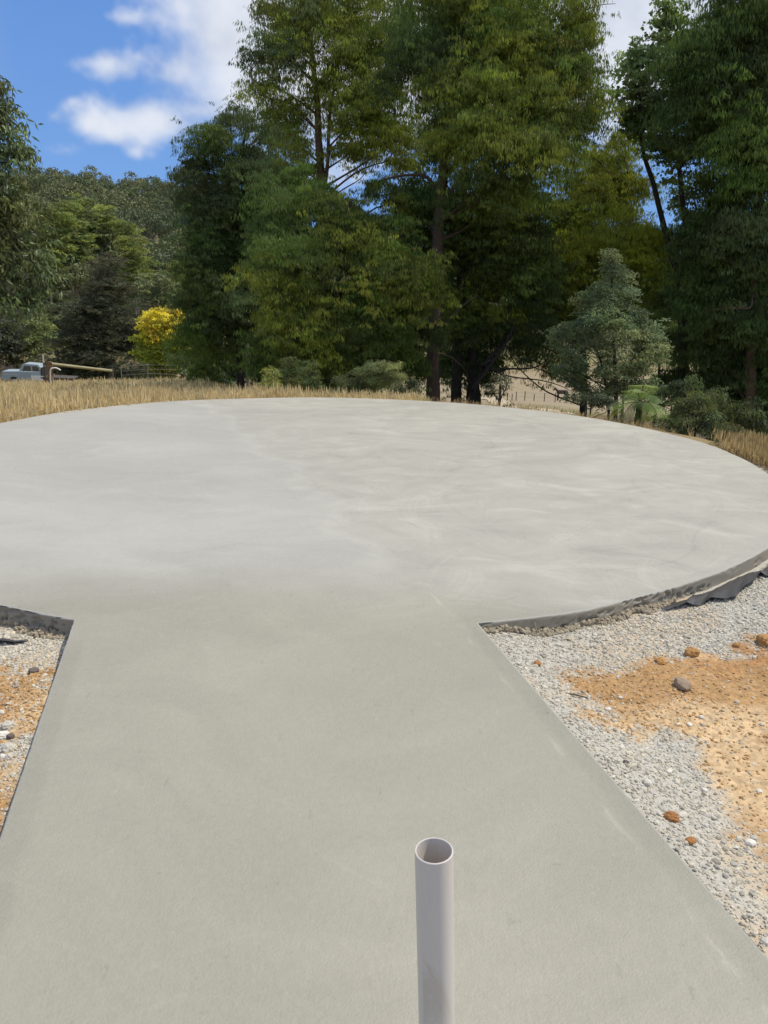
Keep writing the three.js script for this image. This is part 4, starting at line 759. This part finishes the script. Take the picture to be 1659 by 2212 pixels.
[[2953, 3331, 38, 'white stone with a black shadow near the right edge of the clay'], [2909, 3312, 20, 'small white stone just left of the shadowed white stone'], [2391, 2815, 24, 'smooth white pebble on bare clay near the path'], [2759, 2829, 20, 'white stone on dusty clay below the brown stone'], [2713, 2860, 20, 'white stone beside a dark gap, lower left of its neighbour'], [2441, 2760, 18, 'small white chip above the smooth pebble'], [2671, 2860, 16, 'flat white chip in the middle of the clay'], [2680, 3256, 34, 'large pale stone right of the reddish clay lump'], [2773, 3116, 22, 'tan stone on the edge of the gravel tongue'], [2834, 3164, 18, 'pale chip on clay right of the tan stone'], [2633, 3054, 20, 'pale stone in the gravel beside the clay patch'], [2540, 3140, 34, 'pale stone close to the path edge'], [2990, 3110, 20, 'pale stone on the clay near the right edge']].forEach(([x, y, s, label], i) => rock('pale_stone', label, x, y, s, i % 2 ? STONE.pale : STONE.white, { detail: 1, flat: .6 }));
rock('dark_stone', 'rounded dark grey stone beside the path edge', 2459, 3060, 24, STONE.dark, { detail: 2 });
rock('dark_stone', 'dark brown stone on the clay left of the path', 136, 2674, 36, STONE.dark, { flat: .6 });
[[38, 2915, 44, 'upper cement lump in the pile left of the path', 'cement'], [16, 2952, 44, 'whitish cement lump at the picture edge left of the path', 'white'], [50, 2956, 28, 'dark lump in the cement pile left of the path', 'dark'], [38, 3004, 46, 'grey cement lump below the dark one left of the path', 'cement'], [6, 3006, 30, 'cement lump touching the left picture edge', 'pale'], [46, 3042, 26, 'low cement lump at the bottom of the pile left of the path', 'cement'], [18, 3036, 24, 'small cement lump beside the lowest one', 'white'], [6, 2850, 26, 'single cement lump above the pile at the left edge', 'pale']].forEach(([x, y, s, label, m]) => rock('cement_lump', label, x, y, s, STONE[m], { category: 'cement lump', detail: 3, rough: .6, flat: .75, group: 'cement lumps left of the path' }));
{ // litter: a twig, a dry leaf, straw
  const a = ph(2239, 2775), b = ph(2275, 2772), c = ph(2312, 2778); for (const p of [a, b, c]) p.y += .012;
  const tw = mesh('twig', tube([a, b, c], .004, .003, 6, 5, .4), BARK.dead, scene); tag(tw, 'short grey twig lying on the gravel by the clay', 'twig');
  const l = ph(2243, 2521), lf = mesh('fallen_leaf', leafGeo([{ b: V(-.035, .014, 0), d: V(1, 0, .1).normalize(), s: V(0, .25, 1).normalize(), l: .07, w: .024 }]), mat({ color: RGB(.50, .38, .16), roughness: .9, side: THREE.DoubleSide }), scene); lf.position.copy(l); tag(lf, 'dry yellowish leaf lying on the gravel near the slab corner', 'leaf');
  const s0 = ph(2103, 2560), s1 = s0.clone().add(V(.012, .06, -.012)), s2 = s0.clone().add(V(0, .12, -.03)); const st = mesh('straw', tube([s0, s1, s2], .0022, .001, 8, 4), mat({ color: RGB(.56, .47, .24), roughness: .9 }), scene); tag(st, 'single straw standing in the gravel at the slab corner', 'straw');
}
{ // black plastic membrane poking out under the slab
  const pl = new THREE.MeshPhysicalMaterial({ color: RGB(.05, .048, .045), roughness: .5, clearcoat: .25, clearcoatRoughness: .35, side: THREE.DoubleSide });
  const ribbon = (name, label, ox, oy, k, inner, outer) => {
    const N = 60, M = 8, pos = [], idx = [], r = rng(4);
    const at = (list, t) => { const f = t * (list.length - 1), i = Math.min(list.length - 2, Math.floor(f)), u = fade(f - i), A = list[i], B = list[i + 1]; const x = lerp(A[0], B[0], f - i), y = lerp(A[1], B[1], f - i), h = lerp(A[2] ?? 0, B[2] ?? 0, u); const g = G((ox + x / k) * .54861, (oy + y / k) * .54861, -.1 + h); g.y = padH(g.x, g.z) + .006 + h; return g; };
    for (let i = 0; i <= N; i++) { const a = at(inner, i / N), b = at(outer, i / N); for (let j = 0; j <= M; j++) { const t = j / M, p = a.clone().lerp(b, t); p.y += Math.sin(t * 3.14) * .006 + (fbm(i * .22, j * .5 + 3, 3) - .5) * .014 * Math.sin(t * 3.14); pos.push(p.x, p.y, p.z); } }
    for (let i = 0; i < N; i++) for (let j = 0; j < M; j++) { const p = i * (M + 1) + j, q = p + M + 1; idx.push(p, q, p + 1, q, q + 1, p + 1); }
    const g = new THREE.BufferGeometry(); g.setAttribute('position', new THREE.Float32BufferAttribute(pos, 3)); g.setIndex(idx); g.computeVertexNormals(); tag(mesh(name, g, pl, scene), label, 'plastic sheet');
  };
  ribbon('plastic_sheet', 'crinkled black plastic sheet sticking out under the right rim of the slab', 2550, 2180, 3.5,
    [[195, 765], [330, 700], [540, 660], [620, 590], [760, 580], [900, 520], [1060, 450], [1180, 390], [1330, 320], [1400, 290], [1520, 270], [1600, 215], [1720, 150]],
    [[205, 805], [330, 770, .012], [450, 725, .026], [535, 680, .035], [640, 735, .008], [720, 750, .004], [860, 625, .034], [1080, 640, .022], [1230, 605, .026], [1300, 490, .034], [1480, 385, .034], [1545, 280, .04], [1640, 345, .012], [1760, 330, .01]]);
  ribbon('plastic_sheet', 'edge of black plastic sheet under the left rim of the slab', 0, 2350, 4.1475, [[-420, 650], [-200, 655], [0, 672], [230, 680], [440, 692]], [[-420, 720, .02], [-200, 712, .026], [0, 705, .03], [230, 705, .02], [470, 705, .006]]);
}
// ------------------------------------------------------------------ the PVC pipe
{
  const OD = .076, wall = .0034, rimP = P(937.5, 1836, 16.75 * OD), top = rimP.y;
  const pr = [[OD / 2 - wall, -.12], [OD / 2, -.12], [OD / 2, top - .0012], [OD / 2 - .0012, top], [OD / 2 - wall + .0008, top], [OD / 2 - wall, top - .001], [OD / 2 - wall, top - .1], [OD / 2 - wall, -.12]].map(([x, y]) => new THREE.Vector2(x, y));
  const g = new THREE.LatheGeometry(pr, 72);
  { // split creases so the rim stays crisp
    const n = g.toNonIndexed(); n.computeVertexNormals(); const p = n.attributes.position, nn = n.attributes.normal;
    for (let i = 0; i < p.count; i++) { const ny = nn.getY(i); if (Math.abs(ny) < .3) { const l = Math.hypot(p.getX(i), p.getZ(i)), s = Math.sign(nn.getX(i) * p.getX(i) + nn.getZ(i) * p.getZ(i)); nn.setXYZ(i, s * p.getX(i) / l, 0, s * p.getZ(i) / l); } }
    g.copy(n);
  }
  const uvp = g.attributes.position, uvs = g.attributes.uv; for (let i = 0; i < uvp.count; i++) { let u = Math.atan2(uvp.getX(i), uvp.getZ(i)) / 6.2832 + .5; uvs.setXY(i, u, (uvp.getY(i) + .12) / (top + .12)); }
  for (let i = 0; i < uvp.count; i += 3) { const u = [0, 1, 2].map((k) => uvs.getX(i + k)); if (Math.max(...u) - Math.min(...u) > .5) for (let k = 0; k < 3; k++) if (u[k] < .5) uvs.setX(i + k, u[k] + 1); }
  const tex = dataTex(512, 1024, (i, j) => {
    const u = i / 512, v = j / 1024, yy = v * (top + .12) - .12, down = top - yy;         // mud smear left of the middle, below the rim
    const n = fbm(u * 60, v * 90, 4), x = (u - .5) * 6.28 * OD / 2;
    let c = [.58, .535, .485];
    const arm = clamp(1 - Math.abs(x + .018 - (down - .245) * .28) / .012) * sstep(.235, .25, down) * sstep(.40, .30, down);
    const wash = sstep(-.036, -.028, x) * sstep(.014, .0, x - (down - .27) * .25) * sstep(.25, .285, down + (n - .5) * .03) * sstep(.46, .33, down);
    const stain = clamp(Math.max(arm * .8, wash * .7) * sstep(.05, .5, n));
    const spot = noise2(u * 60, v * 90) > .99 ? .4 : 0;
    c = c.map((q, k) => lerp(q, [.40, .32, .21][k], clamp(stain * .5 + spot)));
    return c.map((q) => lin2s(q * (.97 + .06 * fbm(u * 200, v * 20, 2))));
  });
  const m = mesh('plastic_pipe', g, new THREE.MeshPhysicalMaterial({ map: tex, roughness: .42, clearcoat: .15, clearcoatRoughness: .3 }), scene);
  m.rotation.z = .048; m.position.set(rimP.x + top * Math.sin(.048), 0, rimP.z);
  tag(m, 'white plastic pipe standing upright out of the concrete path', 'pipe');
}
// ------------------------------------------------------------------ paddock things: posts, rails, truck, fences, horse
const woodTex = dataTex(128, 512, (i, j) => { const v = .68 + .32 * fbm(i / 5, j / 90, 4, .6) * (.7 + .3 * noise2(i / 2, j / 40)); return [v, v * .98, v * .94]; });
const wood = (r, g, b) => mat({ color: RGB(r, g, b), map: woodTex, bumpMap: woodTex, bumpScale: .01, roughness: .95 });
const WOOD = { post: wood(.30, .19, .10), rail: wood(.50, .47, .30), grey: wood(.32, .29, .25), dark: wood(.10, .075, .06) };
const metal = (r, g, b, rough = .6) => mat({ color: RGB(r, g, b), roughness: rough, metalness: .2 });
function post(name, label, px, topY, d, r, m, group, lean = 0, cat = 'post') {
  const b = P(px, topY + 20, d), t = P(px + lean, topY, d); b.x = P(px, topY + 30, d).x; const y0 = H(b.x, b.z) - .3; b.y = y0;
  const g = thing(name, label, cat, V(b.x, y0 + .3, b.z), 0, group); const top = t.clone().sub(g.position), bot = V(0, -.3, 0);
  mesh('shaft', tube([bot, bot.clone().lerp(top, .5), top], r, r * .96, 6, 10, .12), m, g); return g;
}
const rp1 = post('timber_post', 'stout round timber post at the left end of the wooden rail', 107, 781, 34, .12, WOOD.post, 'rail posts');
const rp2 = post('timber_post', 'round timber post at the right end of the wooden rail', 240, 796, 36, .10, WOOD.dark, 'rail posts');
{
  const a = P(110, 786, 33.75), b = P(241, 801, 35.8); const g = thing('rail', 'long round timber rail set between two stout posts', 'rail', a.clone()); mesh('log', tube([V(0, 0, 0), b.clone().sub(a).multiplyScalar(.5), b.clone().sub(a)], .062, .056, 14, 10, .25), WOOD.rail, g);
}
post('timber_post', 'dark short strainer post standing alone right of the rail', 396, 808, 37, .12, WOOD.dark);
post('timber_post', 'tall thin grey post among the trunks of the left gums', 534, 742, 23.5, .05, WOOD.grey);
{
  const a = P(100, 826, 33.4), b = P(92, 765, 33.4); a.y = H(a.x, a.z) - .2; const g = thing('steel_picket', 'leaning rusty steel picket with a white tip beside the rail post', 'picket', a.clone()); const v = b.clone().sub(a);
  mesh('shaft', tube([V(0, 0, 0), v.clone().multiplyScalar(.78)], .035, .035, 2, 5), metal(.10, .055, .04, .9), g); mesh('tip', tube([v.clone().multiplyScalar(.78), v], .037, .03, 2, 5), metal(.62, .52, .48, .8), g);
  const c = [[108, 822], [109, 801], [116, 795], [124, 796], [131, 800]].map(([x, y]) => P(x, y, 33.2)); c[0].y = H(c[0].x, c[0].z); const o = c[0].clone(); const p = thing('bent_pipe', 'pale pipe bent over like a hook beside the rail post', 'pipe', o); mesh('tube', tube(c.map((q) => q.clone().sub(o)), .03, .028, 14, 7), metal(.66, .64, .58, .6), p);
}
// grey brush pile
{
  const r = rng(91), base = hit(28, 826), g = thing('brush_pile', 'tangle of dead grey branches in the grass at the far left', 'branches', base), list = [];
  for (let i = 0; i < 110; i++) { const a = r() * 6.28, q = r() * 1.0, x = Math.cos(a) * q * 1.3, z = Math.sin(a) * q * .7, h = .35 + 1.1 * r(), l = (r() - .5) * 1.6; list.push(tube([V(x, -.05, z), V(x + l * .4, h * .75, z + (r() - .5) * .5), V(x + l, h * (.5 + .5 * r()), z + (r() - .5) * .8)], .012 + .012 * r(), .004, 5, 4)); }
  const m = mesh('dead_twigs', mergeGeometries(list), BARK.dead, g); m.userData.kind = 'stuff';
}
// old utility truck
{
  const d = 53, o = P(90, 826, d), base = P(13, 826, d); base.y = H(o.x, o.z) + .12;
  const t = thing('utility_truck', 'old faded blue utility truck with a flat tray parked behind the dry grass', 'truck', base, Math.atan2(-base.x, -base.z) * .35); t.rotation.z = -.045;
  const k = P(113, 800, d).x - P(13, 800, d).x, u = k / 100;          // metres per frame unit at that distance
  const blue = mat({ color: RGB(.28, .34, .365), roughness: .65 }), glass = new THREE.MeshPhysicalMaterial({ color: RGB(.04, .045, .045), roughness: .08, clearcoat: 1 }), black = mat({ color: RGB(.02, .02, .02), roughness: .8 }), white = mat({ color: RGB(.70, .70, .66), roughness: .6 }), trayM = wood(.12, .11, .10);
  const side = (pts, w, z, bev = .04) => { const g = new THREE.ExtrudeGeometry(new THREE.Shape(pts.map(([x, y]) => new THREE.Vector2(x, y))), { depth: w, bevelEnabled: true, bevelSize: bev, bevelThickness: bev, bevelSegments: 3 }); return g.translate(0, 0, z); };
  const box = (x, y, z, w, h, dd) => new THREE.BoxGeometry(w, h, dd).translate(x, y, z);
  mesh('body', side([[.0, .42], [0, .86], [.08, .98], [1.1, 1.03], [1.22, 1.04], [2.72, 1.04], [2.75, .42], [2.0, .40], [1.2, .36], [1.12, .55], [.95, .66], [.68, .66], [.5, .55], [.42, .38]], 1.5, -.75), blue, t);
  const cab = mesh('cab', side([[1.18, 1.03], [1.5, 1.56], [1.62, 1.61], [2.55, 1.58], [2.72, 1.40], [2.74, 1.03]], 1.34, -.67), blue, t);
  mesh('window', side([[1.42, 1.10], [1.60, 1.47], [2.03, 1.48], [2.04, 1.10]], .01, .712, .006), glass, cab);
  mesh('window', side([[2.17, 1.10], [2.17, 1.48], [2.50, 1.47], [2.60, 1.34], [2.61, 1.10]], .01, .712, .006), glass, cab);
  const ws = box(0, 0, 0, .012, .56, 1.2); ws.rotateZ(-.53); ws.translate(1.315, 1.32, 0); mesh('windscreen', ws, glass, cab);
  mesh('bonnet_trim', box(.6, .80, .795, 1.0, .035, .012), metal(.5, .5, .5, .4), t);
  mesh('door', side([[1.4, .5], [1.4, 1.02], [2.08, 1.02], [2.08, .5]], .008, .79, .006), blue, t); mesh('bumper', box(-.07, .5, 0, .1, .14, 1.5), metal(.4, .4, .4, .4), t); mesh('headlight', new THREE.CylinderGeometry(.09, .09, .04, 14).rotateZ(1.57).translate(-.045, .78, .55), white, t); mesh('headlight', new THREE.CylinderGeometry(.09, .09, .04, 14).rotateZ(1.57).translate(-.045, .78, -.55), white, t);
  mesh('side_panel', box(2.5, .60, .86, .84, .36, .05), white, t);
  const tray = mesh('tray', box(3.95, .66, 0, 2.35, .10, 1.8), trayM, t); mesh('tray_rail', box(3.95, .50, .84, 2.3, .16, .06), black, tray); mesh('tray_rail', box(3.95, .50, -.84, 2.3, .16, .06), black, tray); mesh('headboard', box(2.82, 1.05, 0, .05, .68, 1.6), black, tray);
  mesh('chassis', box(2.5, .38, 0, 4.6, .14, .8), black, t);
  for (const [x, z] of [[.8, .68], [.8, -.68], [3.7, .68], [3.7, -.68]]) { const w = mesh('wheel', new THREE.TorusGeometry(.24, .1, 10, 22).translate(x, .3, z), black, t); mesh('rim', new THREE.CylinderGeometry(.17, .17, .14, 16).rotateX(1.57).translate(x, .3, z), metal(.45, .45, .43, .5), w); }
  t.scale.setScalar(Math.max(.8, 154 * u / 5.13));
}
// timber yards behind the truck
{
  const d = 62, xs = [124, 131, 152, 181, 200, 215, 233, 257], g0 = P(124, 812, d); g0.y = H(g0.x, g0.z);
  const g = thing('stock_yard', 'low grey timber rails of a stock yard behind the wooden rail', 'fence', g0.clone());
  xs.forEach((x, i) => { const b = P(x, 815, d + (i % 3)), y = H(b.x, b.z); const top = P(x, i < 2 ? 797 : 800 + i, d + (i % 3)); mesh('post', tube([V(b.x, y - .2, b.z).sub(g0), top.clone().sub(g0)], .08, .075, 3, 7), WOOD.grey, g); });
  [[152, 803, 181, 804], [152, 807, 182, 806], [181, 808, 215, 802], [182, 812, 216, 809], [215, 806, 257, 808], [216, 811, 258, 811], [124, 806, 152, 806]].forEach(([a, b, c, e]) => mesh('rail', tube([P(a, b, d - .1).sub(g0), P(c, e, d - .1).sub(g0)], .07, .07, 2, 6), WOOD.grey, g));
  const y0 = P(173, 805, d - .4), c = thing('yellow_bag', 'small bright yellow bag slung over the stock yard rail', 'bag', y0);
  const s = new THREE.SphereGeometry(1, 16, 10); const p = s.attributes.position; for (let i = 0; i < p.count; i++) { const x = p.getX(i), y = p.getY(i), z = p.getZ(i); p.setXYZ(i, x * .38, y * .15 + .07 * Math.sin(x * 5) + .1 * x * x, z * .12); } s.computeVertexNormals(); mesh('cloth', s, mat({ color: RGB(.85, .72, .05), roughness: .7 }), c);
}
// wire fence left of the gums
{
  const list = [[262, 806, 50], [320, 812, 47], [395, 822, 43], [437, 826, 41], [484, 829, 39.5], [528, 833, 38]].map(([x, y, d]) => { const p = P(x, y, d); p.y = H(p.x, p.z); return p; }), o = list[0].clone();
  const g = thing('wire_fence', 'low wire fence on thin pickets below the yellow tree', 'fence', o);
  list.forEach((p) => mesh('picket', tube([p.clone().sub(o).add(V(0, -.2, 0)), p.clone().sub(o).add(V(0, 1.15, 0))], .028, .026, 2, 5), WOOD.grey, g));
  for (const h of [.3, .6, .85, 1.1]) mesh('wire', tube(list.map((p) => p.clone().sub(o).add(V(0, h, 0))), .007, .007, 20, 4), metal(.3, .3, .3, .5), g);
}
// far paddock: fence, gate strainer, track, horse
{
  const Q = (x, y) => [(1700 + x / 2.37) * .54861, (1300 + y / 2.37) * .54861];
  const pick = [[710, 570, 70], [750, 620, 60], [790, 598, 78], [870, 610, 80], [955, 632, 60], [1050, 650, 75], [1150, 665, 82], [1260, 682, 75]];
  const at = (x, y) => { const [a, b] = Q(x, y), p = P(a, b, 96); p.y = H(p.x, p.z); return p; };
  const pts = pick.map(([x, y]) => at(x, y)), o = pts[0].clone(), g = thing('paddock_fence', 'far wire fence with dark pickets across the pinkish paddock', 'fence', o);
  pts.forEach((p, i) => mesh('picket', tube([p.clone().sub(o).add(V(0, -.3, 0)), p.clone().sub(o).add(V(0, pick[i][2] / 2.37 / 3028 * 96 * 1.05, 0))], .055, .05, 2, 5), WOOD.dark, g));
  for (const h of [.5, .95]) mesh('wire', tube(pts.map((p) => p.clone().sub(o).add(V(0, h, 0))), .01, .01, 24, 4), metal(.25, .25, .25, .5), g);
  const s0 = at(630, 640), st = thing('strainer_post', 'tall dark strainer post with a low rail beside the farm track', 'post', s0.clone()); mesh('shaft', tube([V(0, -.3, 0), V(0, 2.1, 0)], .09, .085, 2, 8), WOOD.dark, st); mesh('brace_rail', tube([V(0, .85, 0), V(-1.9, .75, .3)], .06, .06, 2, 6), WOOD.dark, st);
  // two pale wheel tracks
  const rut = (pts2) => { const pos = [], idx = []; const c = new THREE.CatmullRomCurve3(pts2); const n = 60; for (let i = 0; i <= n; i++) { const p = c.getPoint(i / n), tg = c.getTangent(i / n), sx = -tg.z, sz = tg.x, l = Math.hypot(sx, sz), w = .55 + .25 * noise2(i * .4, 5); for (const k of [-1, -.4, .4, 1]) { const x = p.x + sx / l * w * k, z = p.z + sz / l * w * k; pos.push(x, H(x, z) + .05, z); } } for (let i = 0; i < n; i++) for (let k = 0; k < 3; k++) { const a = i * 4 + k; idx.push(a, a + 1, a + 4, a + 1, a + 5, a + 4); } const gg = new THREE.BufferGeometry(); gg.setAttribute('position', new THREE.Float32BufferAttribute(pos, 3)); gg.setIndex(idx); gg.computeVertexNormals(); return gg; };
  const tm = mat({ color: RGB(.42, .345, .23), roughness: 1, side: THREE.DoubleSide });
  const line = (l) => l.map(([x, d]) => { const p = P(x, 850, d); return p; });
  structure('track', rut(line([[1030, 112], [1062, 96], [1090, 84], [1118, 72], [1150, 60], [1190, 50]])), tm);
  structure('track', rut(line([[1046, 112], [1082, 95], [1112, 83], [1144, 71], [1180, 60], [1225, 50]])), tm);
  // horse
  const [hx, hy] = Q(1205, 645), hb = P(hx, hy, 99); hb.y = H(hb.x, hb.z);
  const hr = thing('horse', 'dark brown horse standing behind the paddock fence, half hidden by leaves', 'horse', hb, -.25);
  const mc = new MarchingCubes(56, new THREE.MeshStandardMaterial(), false, false, 60000); mc.isolation = 0;
  const S = 1.15, bones = [[-.35, 1.12, 0, .55, 1.14, 0, .25, .27], [-.35, 1.18, 0, -.78, 1.48, 0, .17, .11], [-.74, 1.5, 0, -1.02, 1.30, 0, .11, .07], [-.40, 1.0, .12, -.42, .55, .13, .11, .06], [-.42, .55, .13, -.43, .03, .13, .055, .05], [-.36, 1.0, -.12, -.33, .55, -.13, .11, .06], [-.33, .55, -.13, -.34, .03, -.13, .055, .05], [.55, 1.0, .13, .50, .62, .14, .16, .08], [.50, .62, .14, .60, .40, .14, .07, .055], [.60, .40, .14, .58, .03, .14, .05, .05], [.58, 1.0, -.13, .60, .62, -.14, .16, .08], [.60, .62, -.14, .68, .40, -.14, .07, .055], [.68, .40, -.14, .66, .03, -.14, .05, .05], [.76, 1.2, 0, .88, .65, 0, .06, .04], [-.76, 1.58, .05, -.74, 1.68, .06, .035, .015], [-.76, 1.58, -.05, -.74, 1.68, -.06, .035, .015]];
  const N = 56; for (let k = 0; k < N; k++) for (let j = 0; j < N; j++) for (let i = 0; i < N; i++) {
    const x = (i / N * 2 - 1) * S, y = (j / N * 2 - 1) * S + .9, z = (k / N * 2 - 1) * S; let f = 0, acc = 0;
    for (const [ax, ay, az, bx, by, bz, ra, rb] of bones) { const dx = bx - ax, dy = by - ay, dz = bz - az, t2 = clamp(((x - ax) * dx + (y - ay) * dy + (z - az) * dz) / (dx * dx + dy * dy + dz * dz)); const dd = Math.hypot(x - ax - dx * t2, y - ay - dy * t2, z - az - dz * t2) - lerp(ra, rb, t2); acc += Math.exp(-dd * 28); }
    mc.field[k * N * N + j * N + i] = Math.log(acc) / 28;
  }
  mc.update(); const n = mc.count ?? mc.geometry.drawRange.count, hg = new THREE.BufferGeometry(); const pa = new Float32Array(mc.positionArray.slice(0, n * 3)); for (let i = 0; i < n; i++) { pa[i * 3] *= S; pa[i * 3 + 1] = pa[i * 3 + 1] * S + .9; pa[i * 3 + 2] *= S; }
  hg.setAttribute('position', new THREE.BufferAttribute(pa, 3)); hg.setAttribute('normal', new THREE.BufferAttribute(new Float32Array(mc.normalArray.slice(0, n * 3)), 3)); mesh('body', hg, mat({ color: RGB(.055, .03, .02), roughness: .7 }), hr);
}
console.log('all built');
renderer.render(scene, camera);
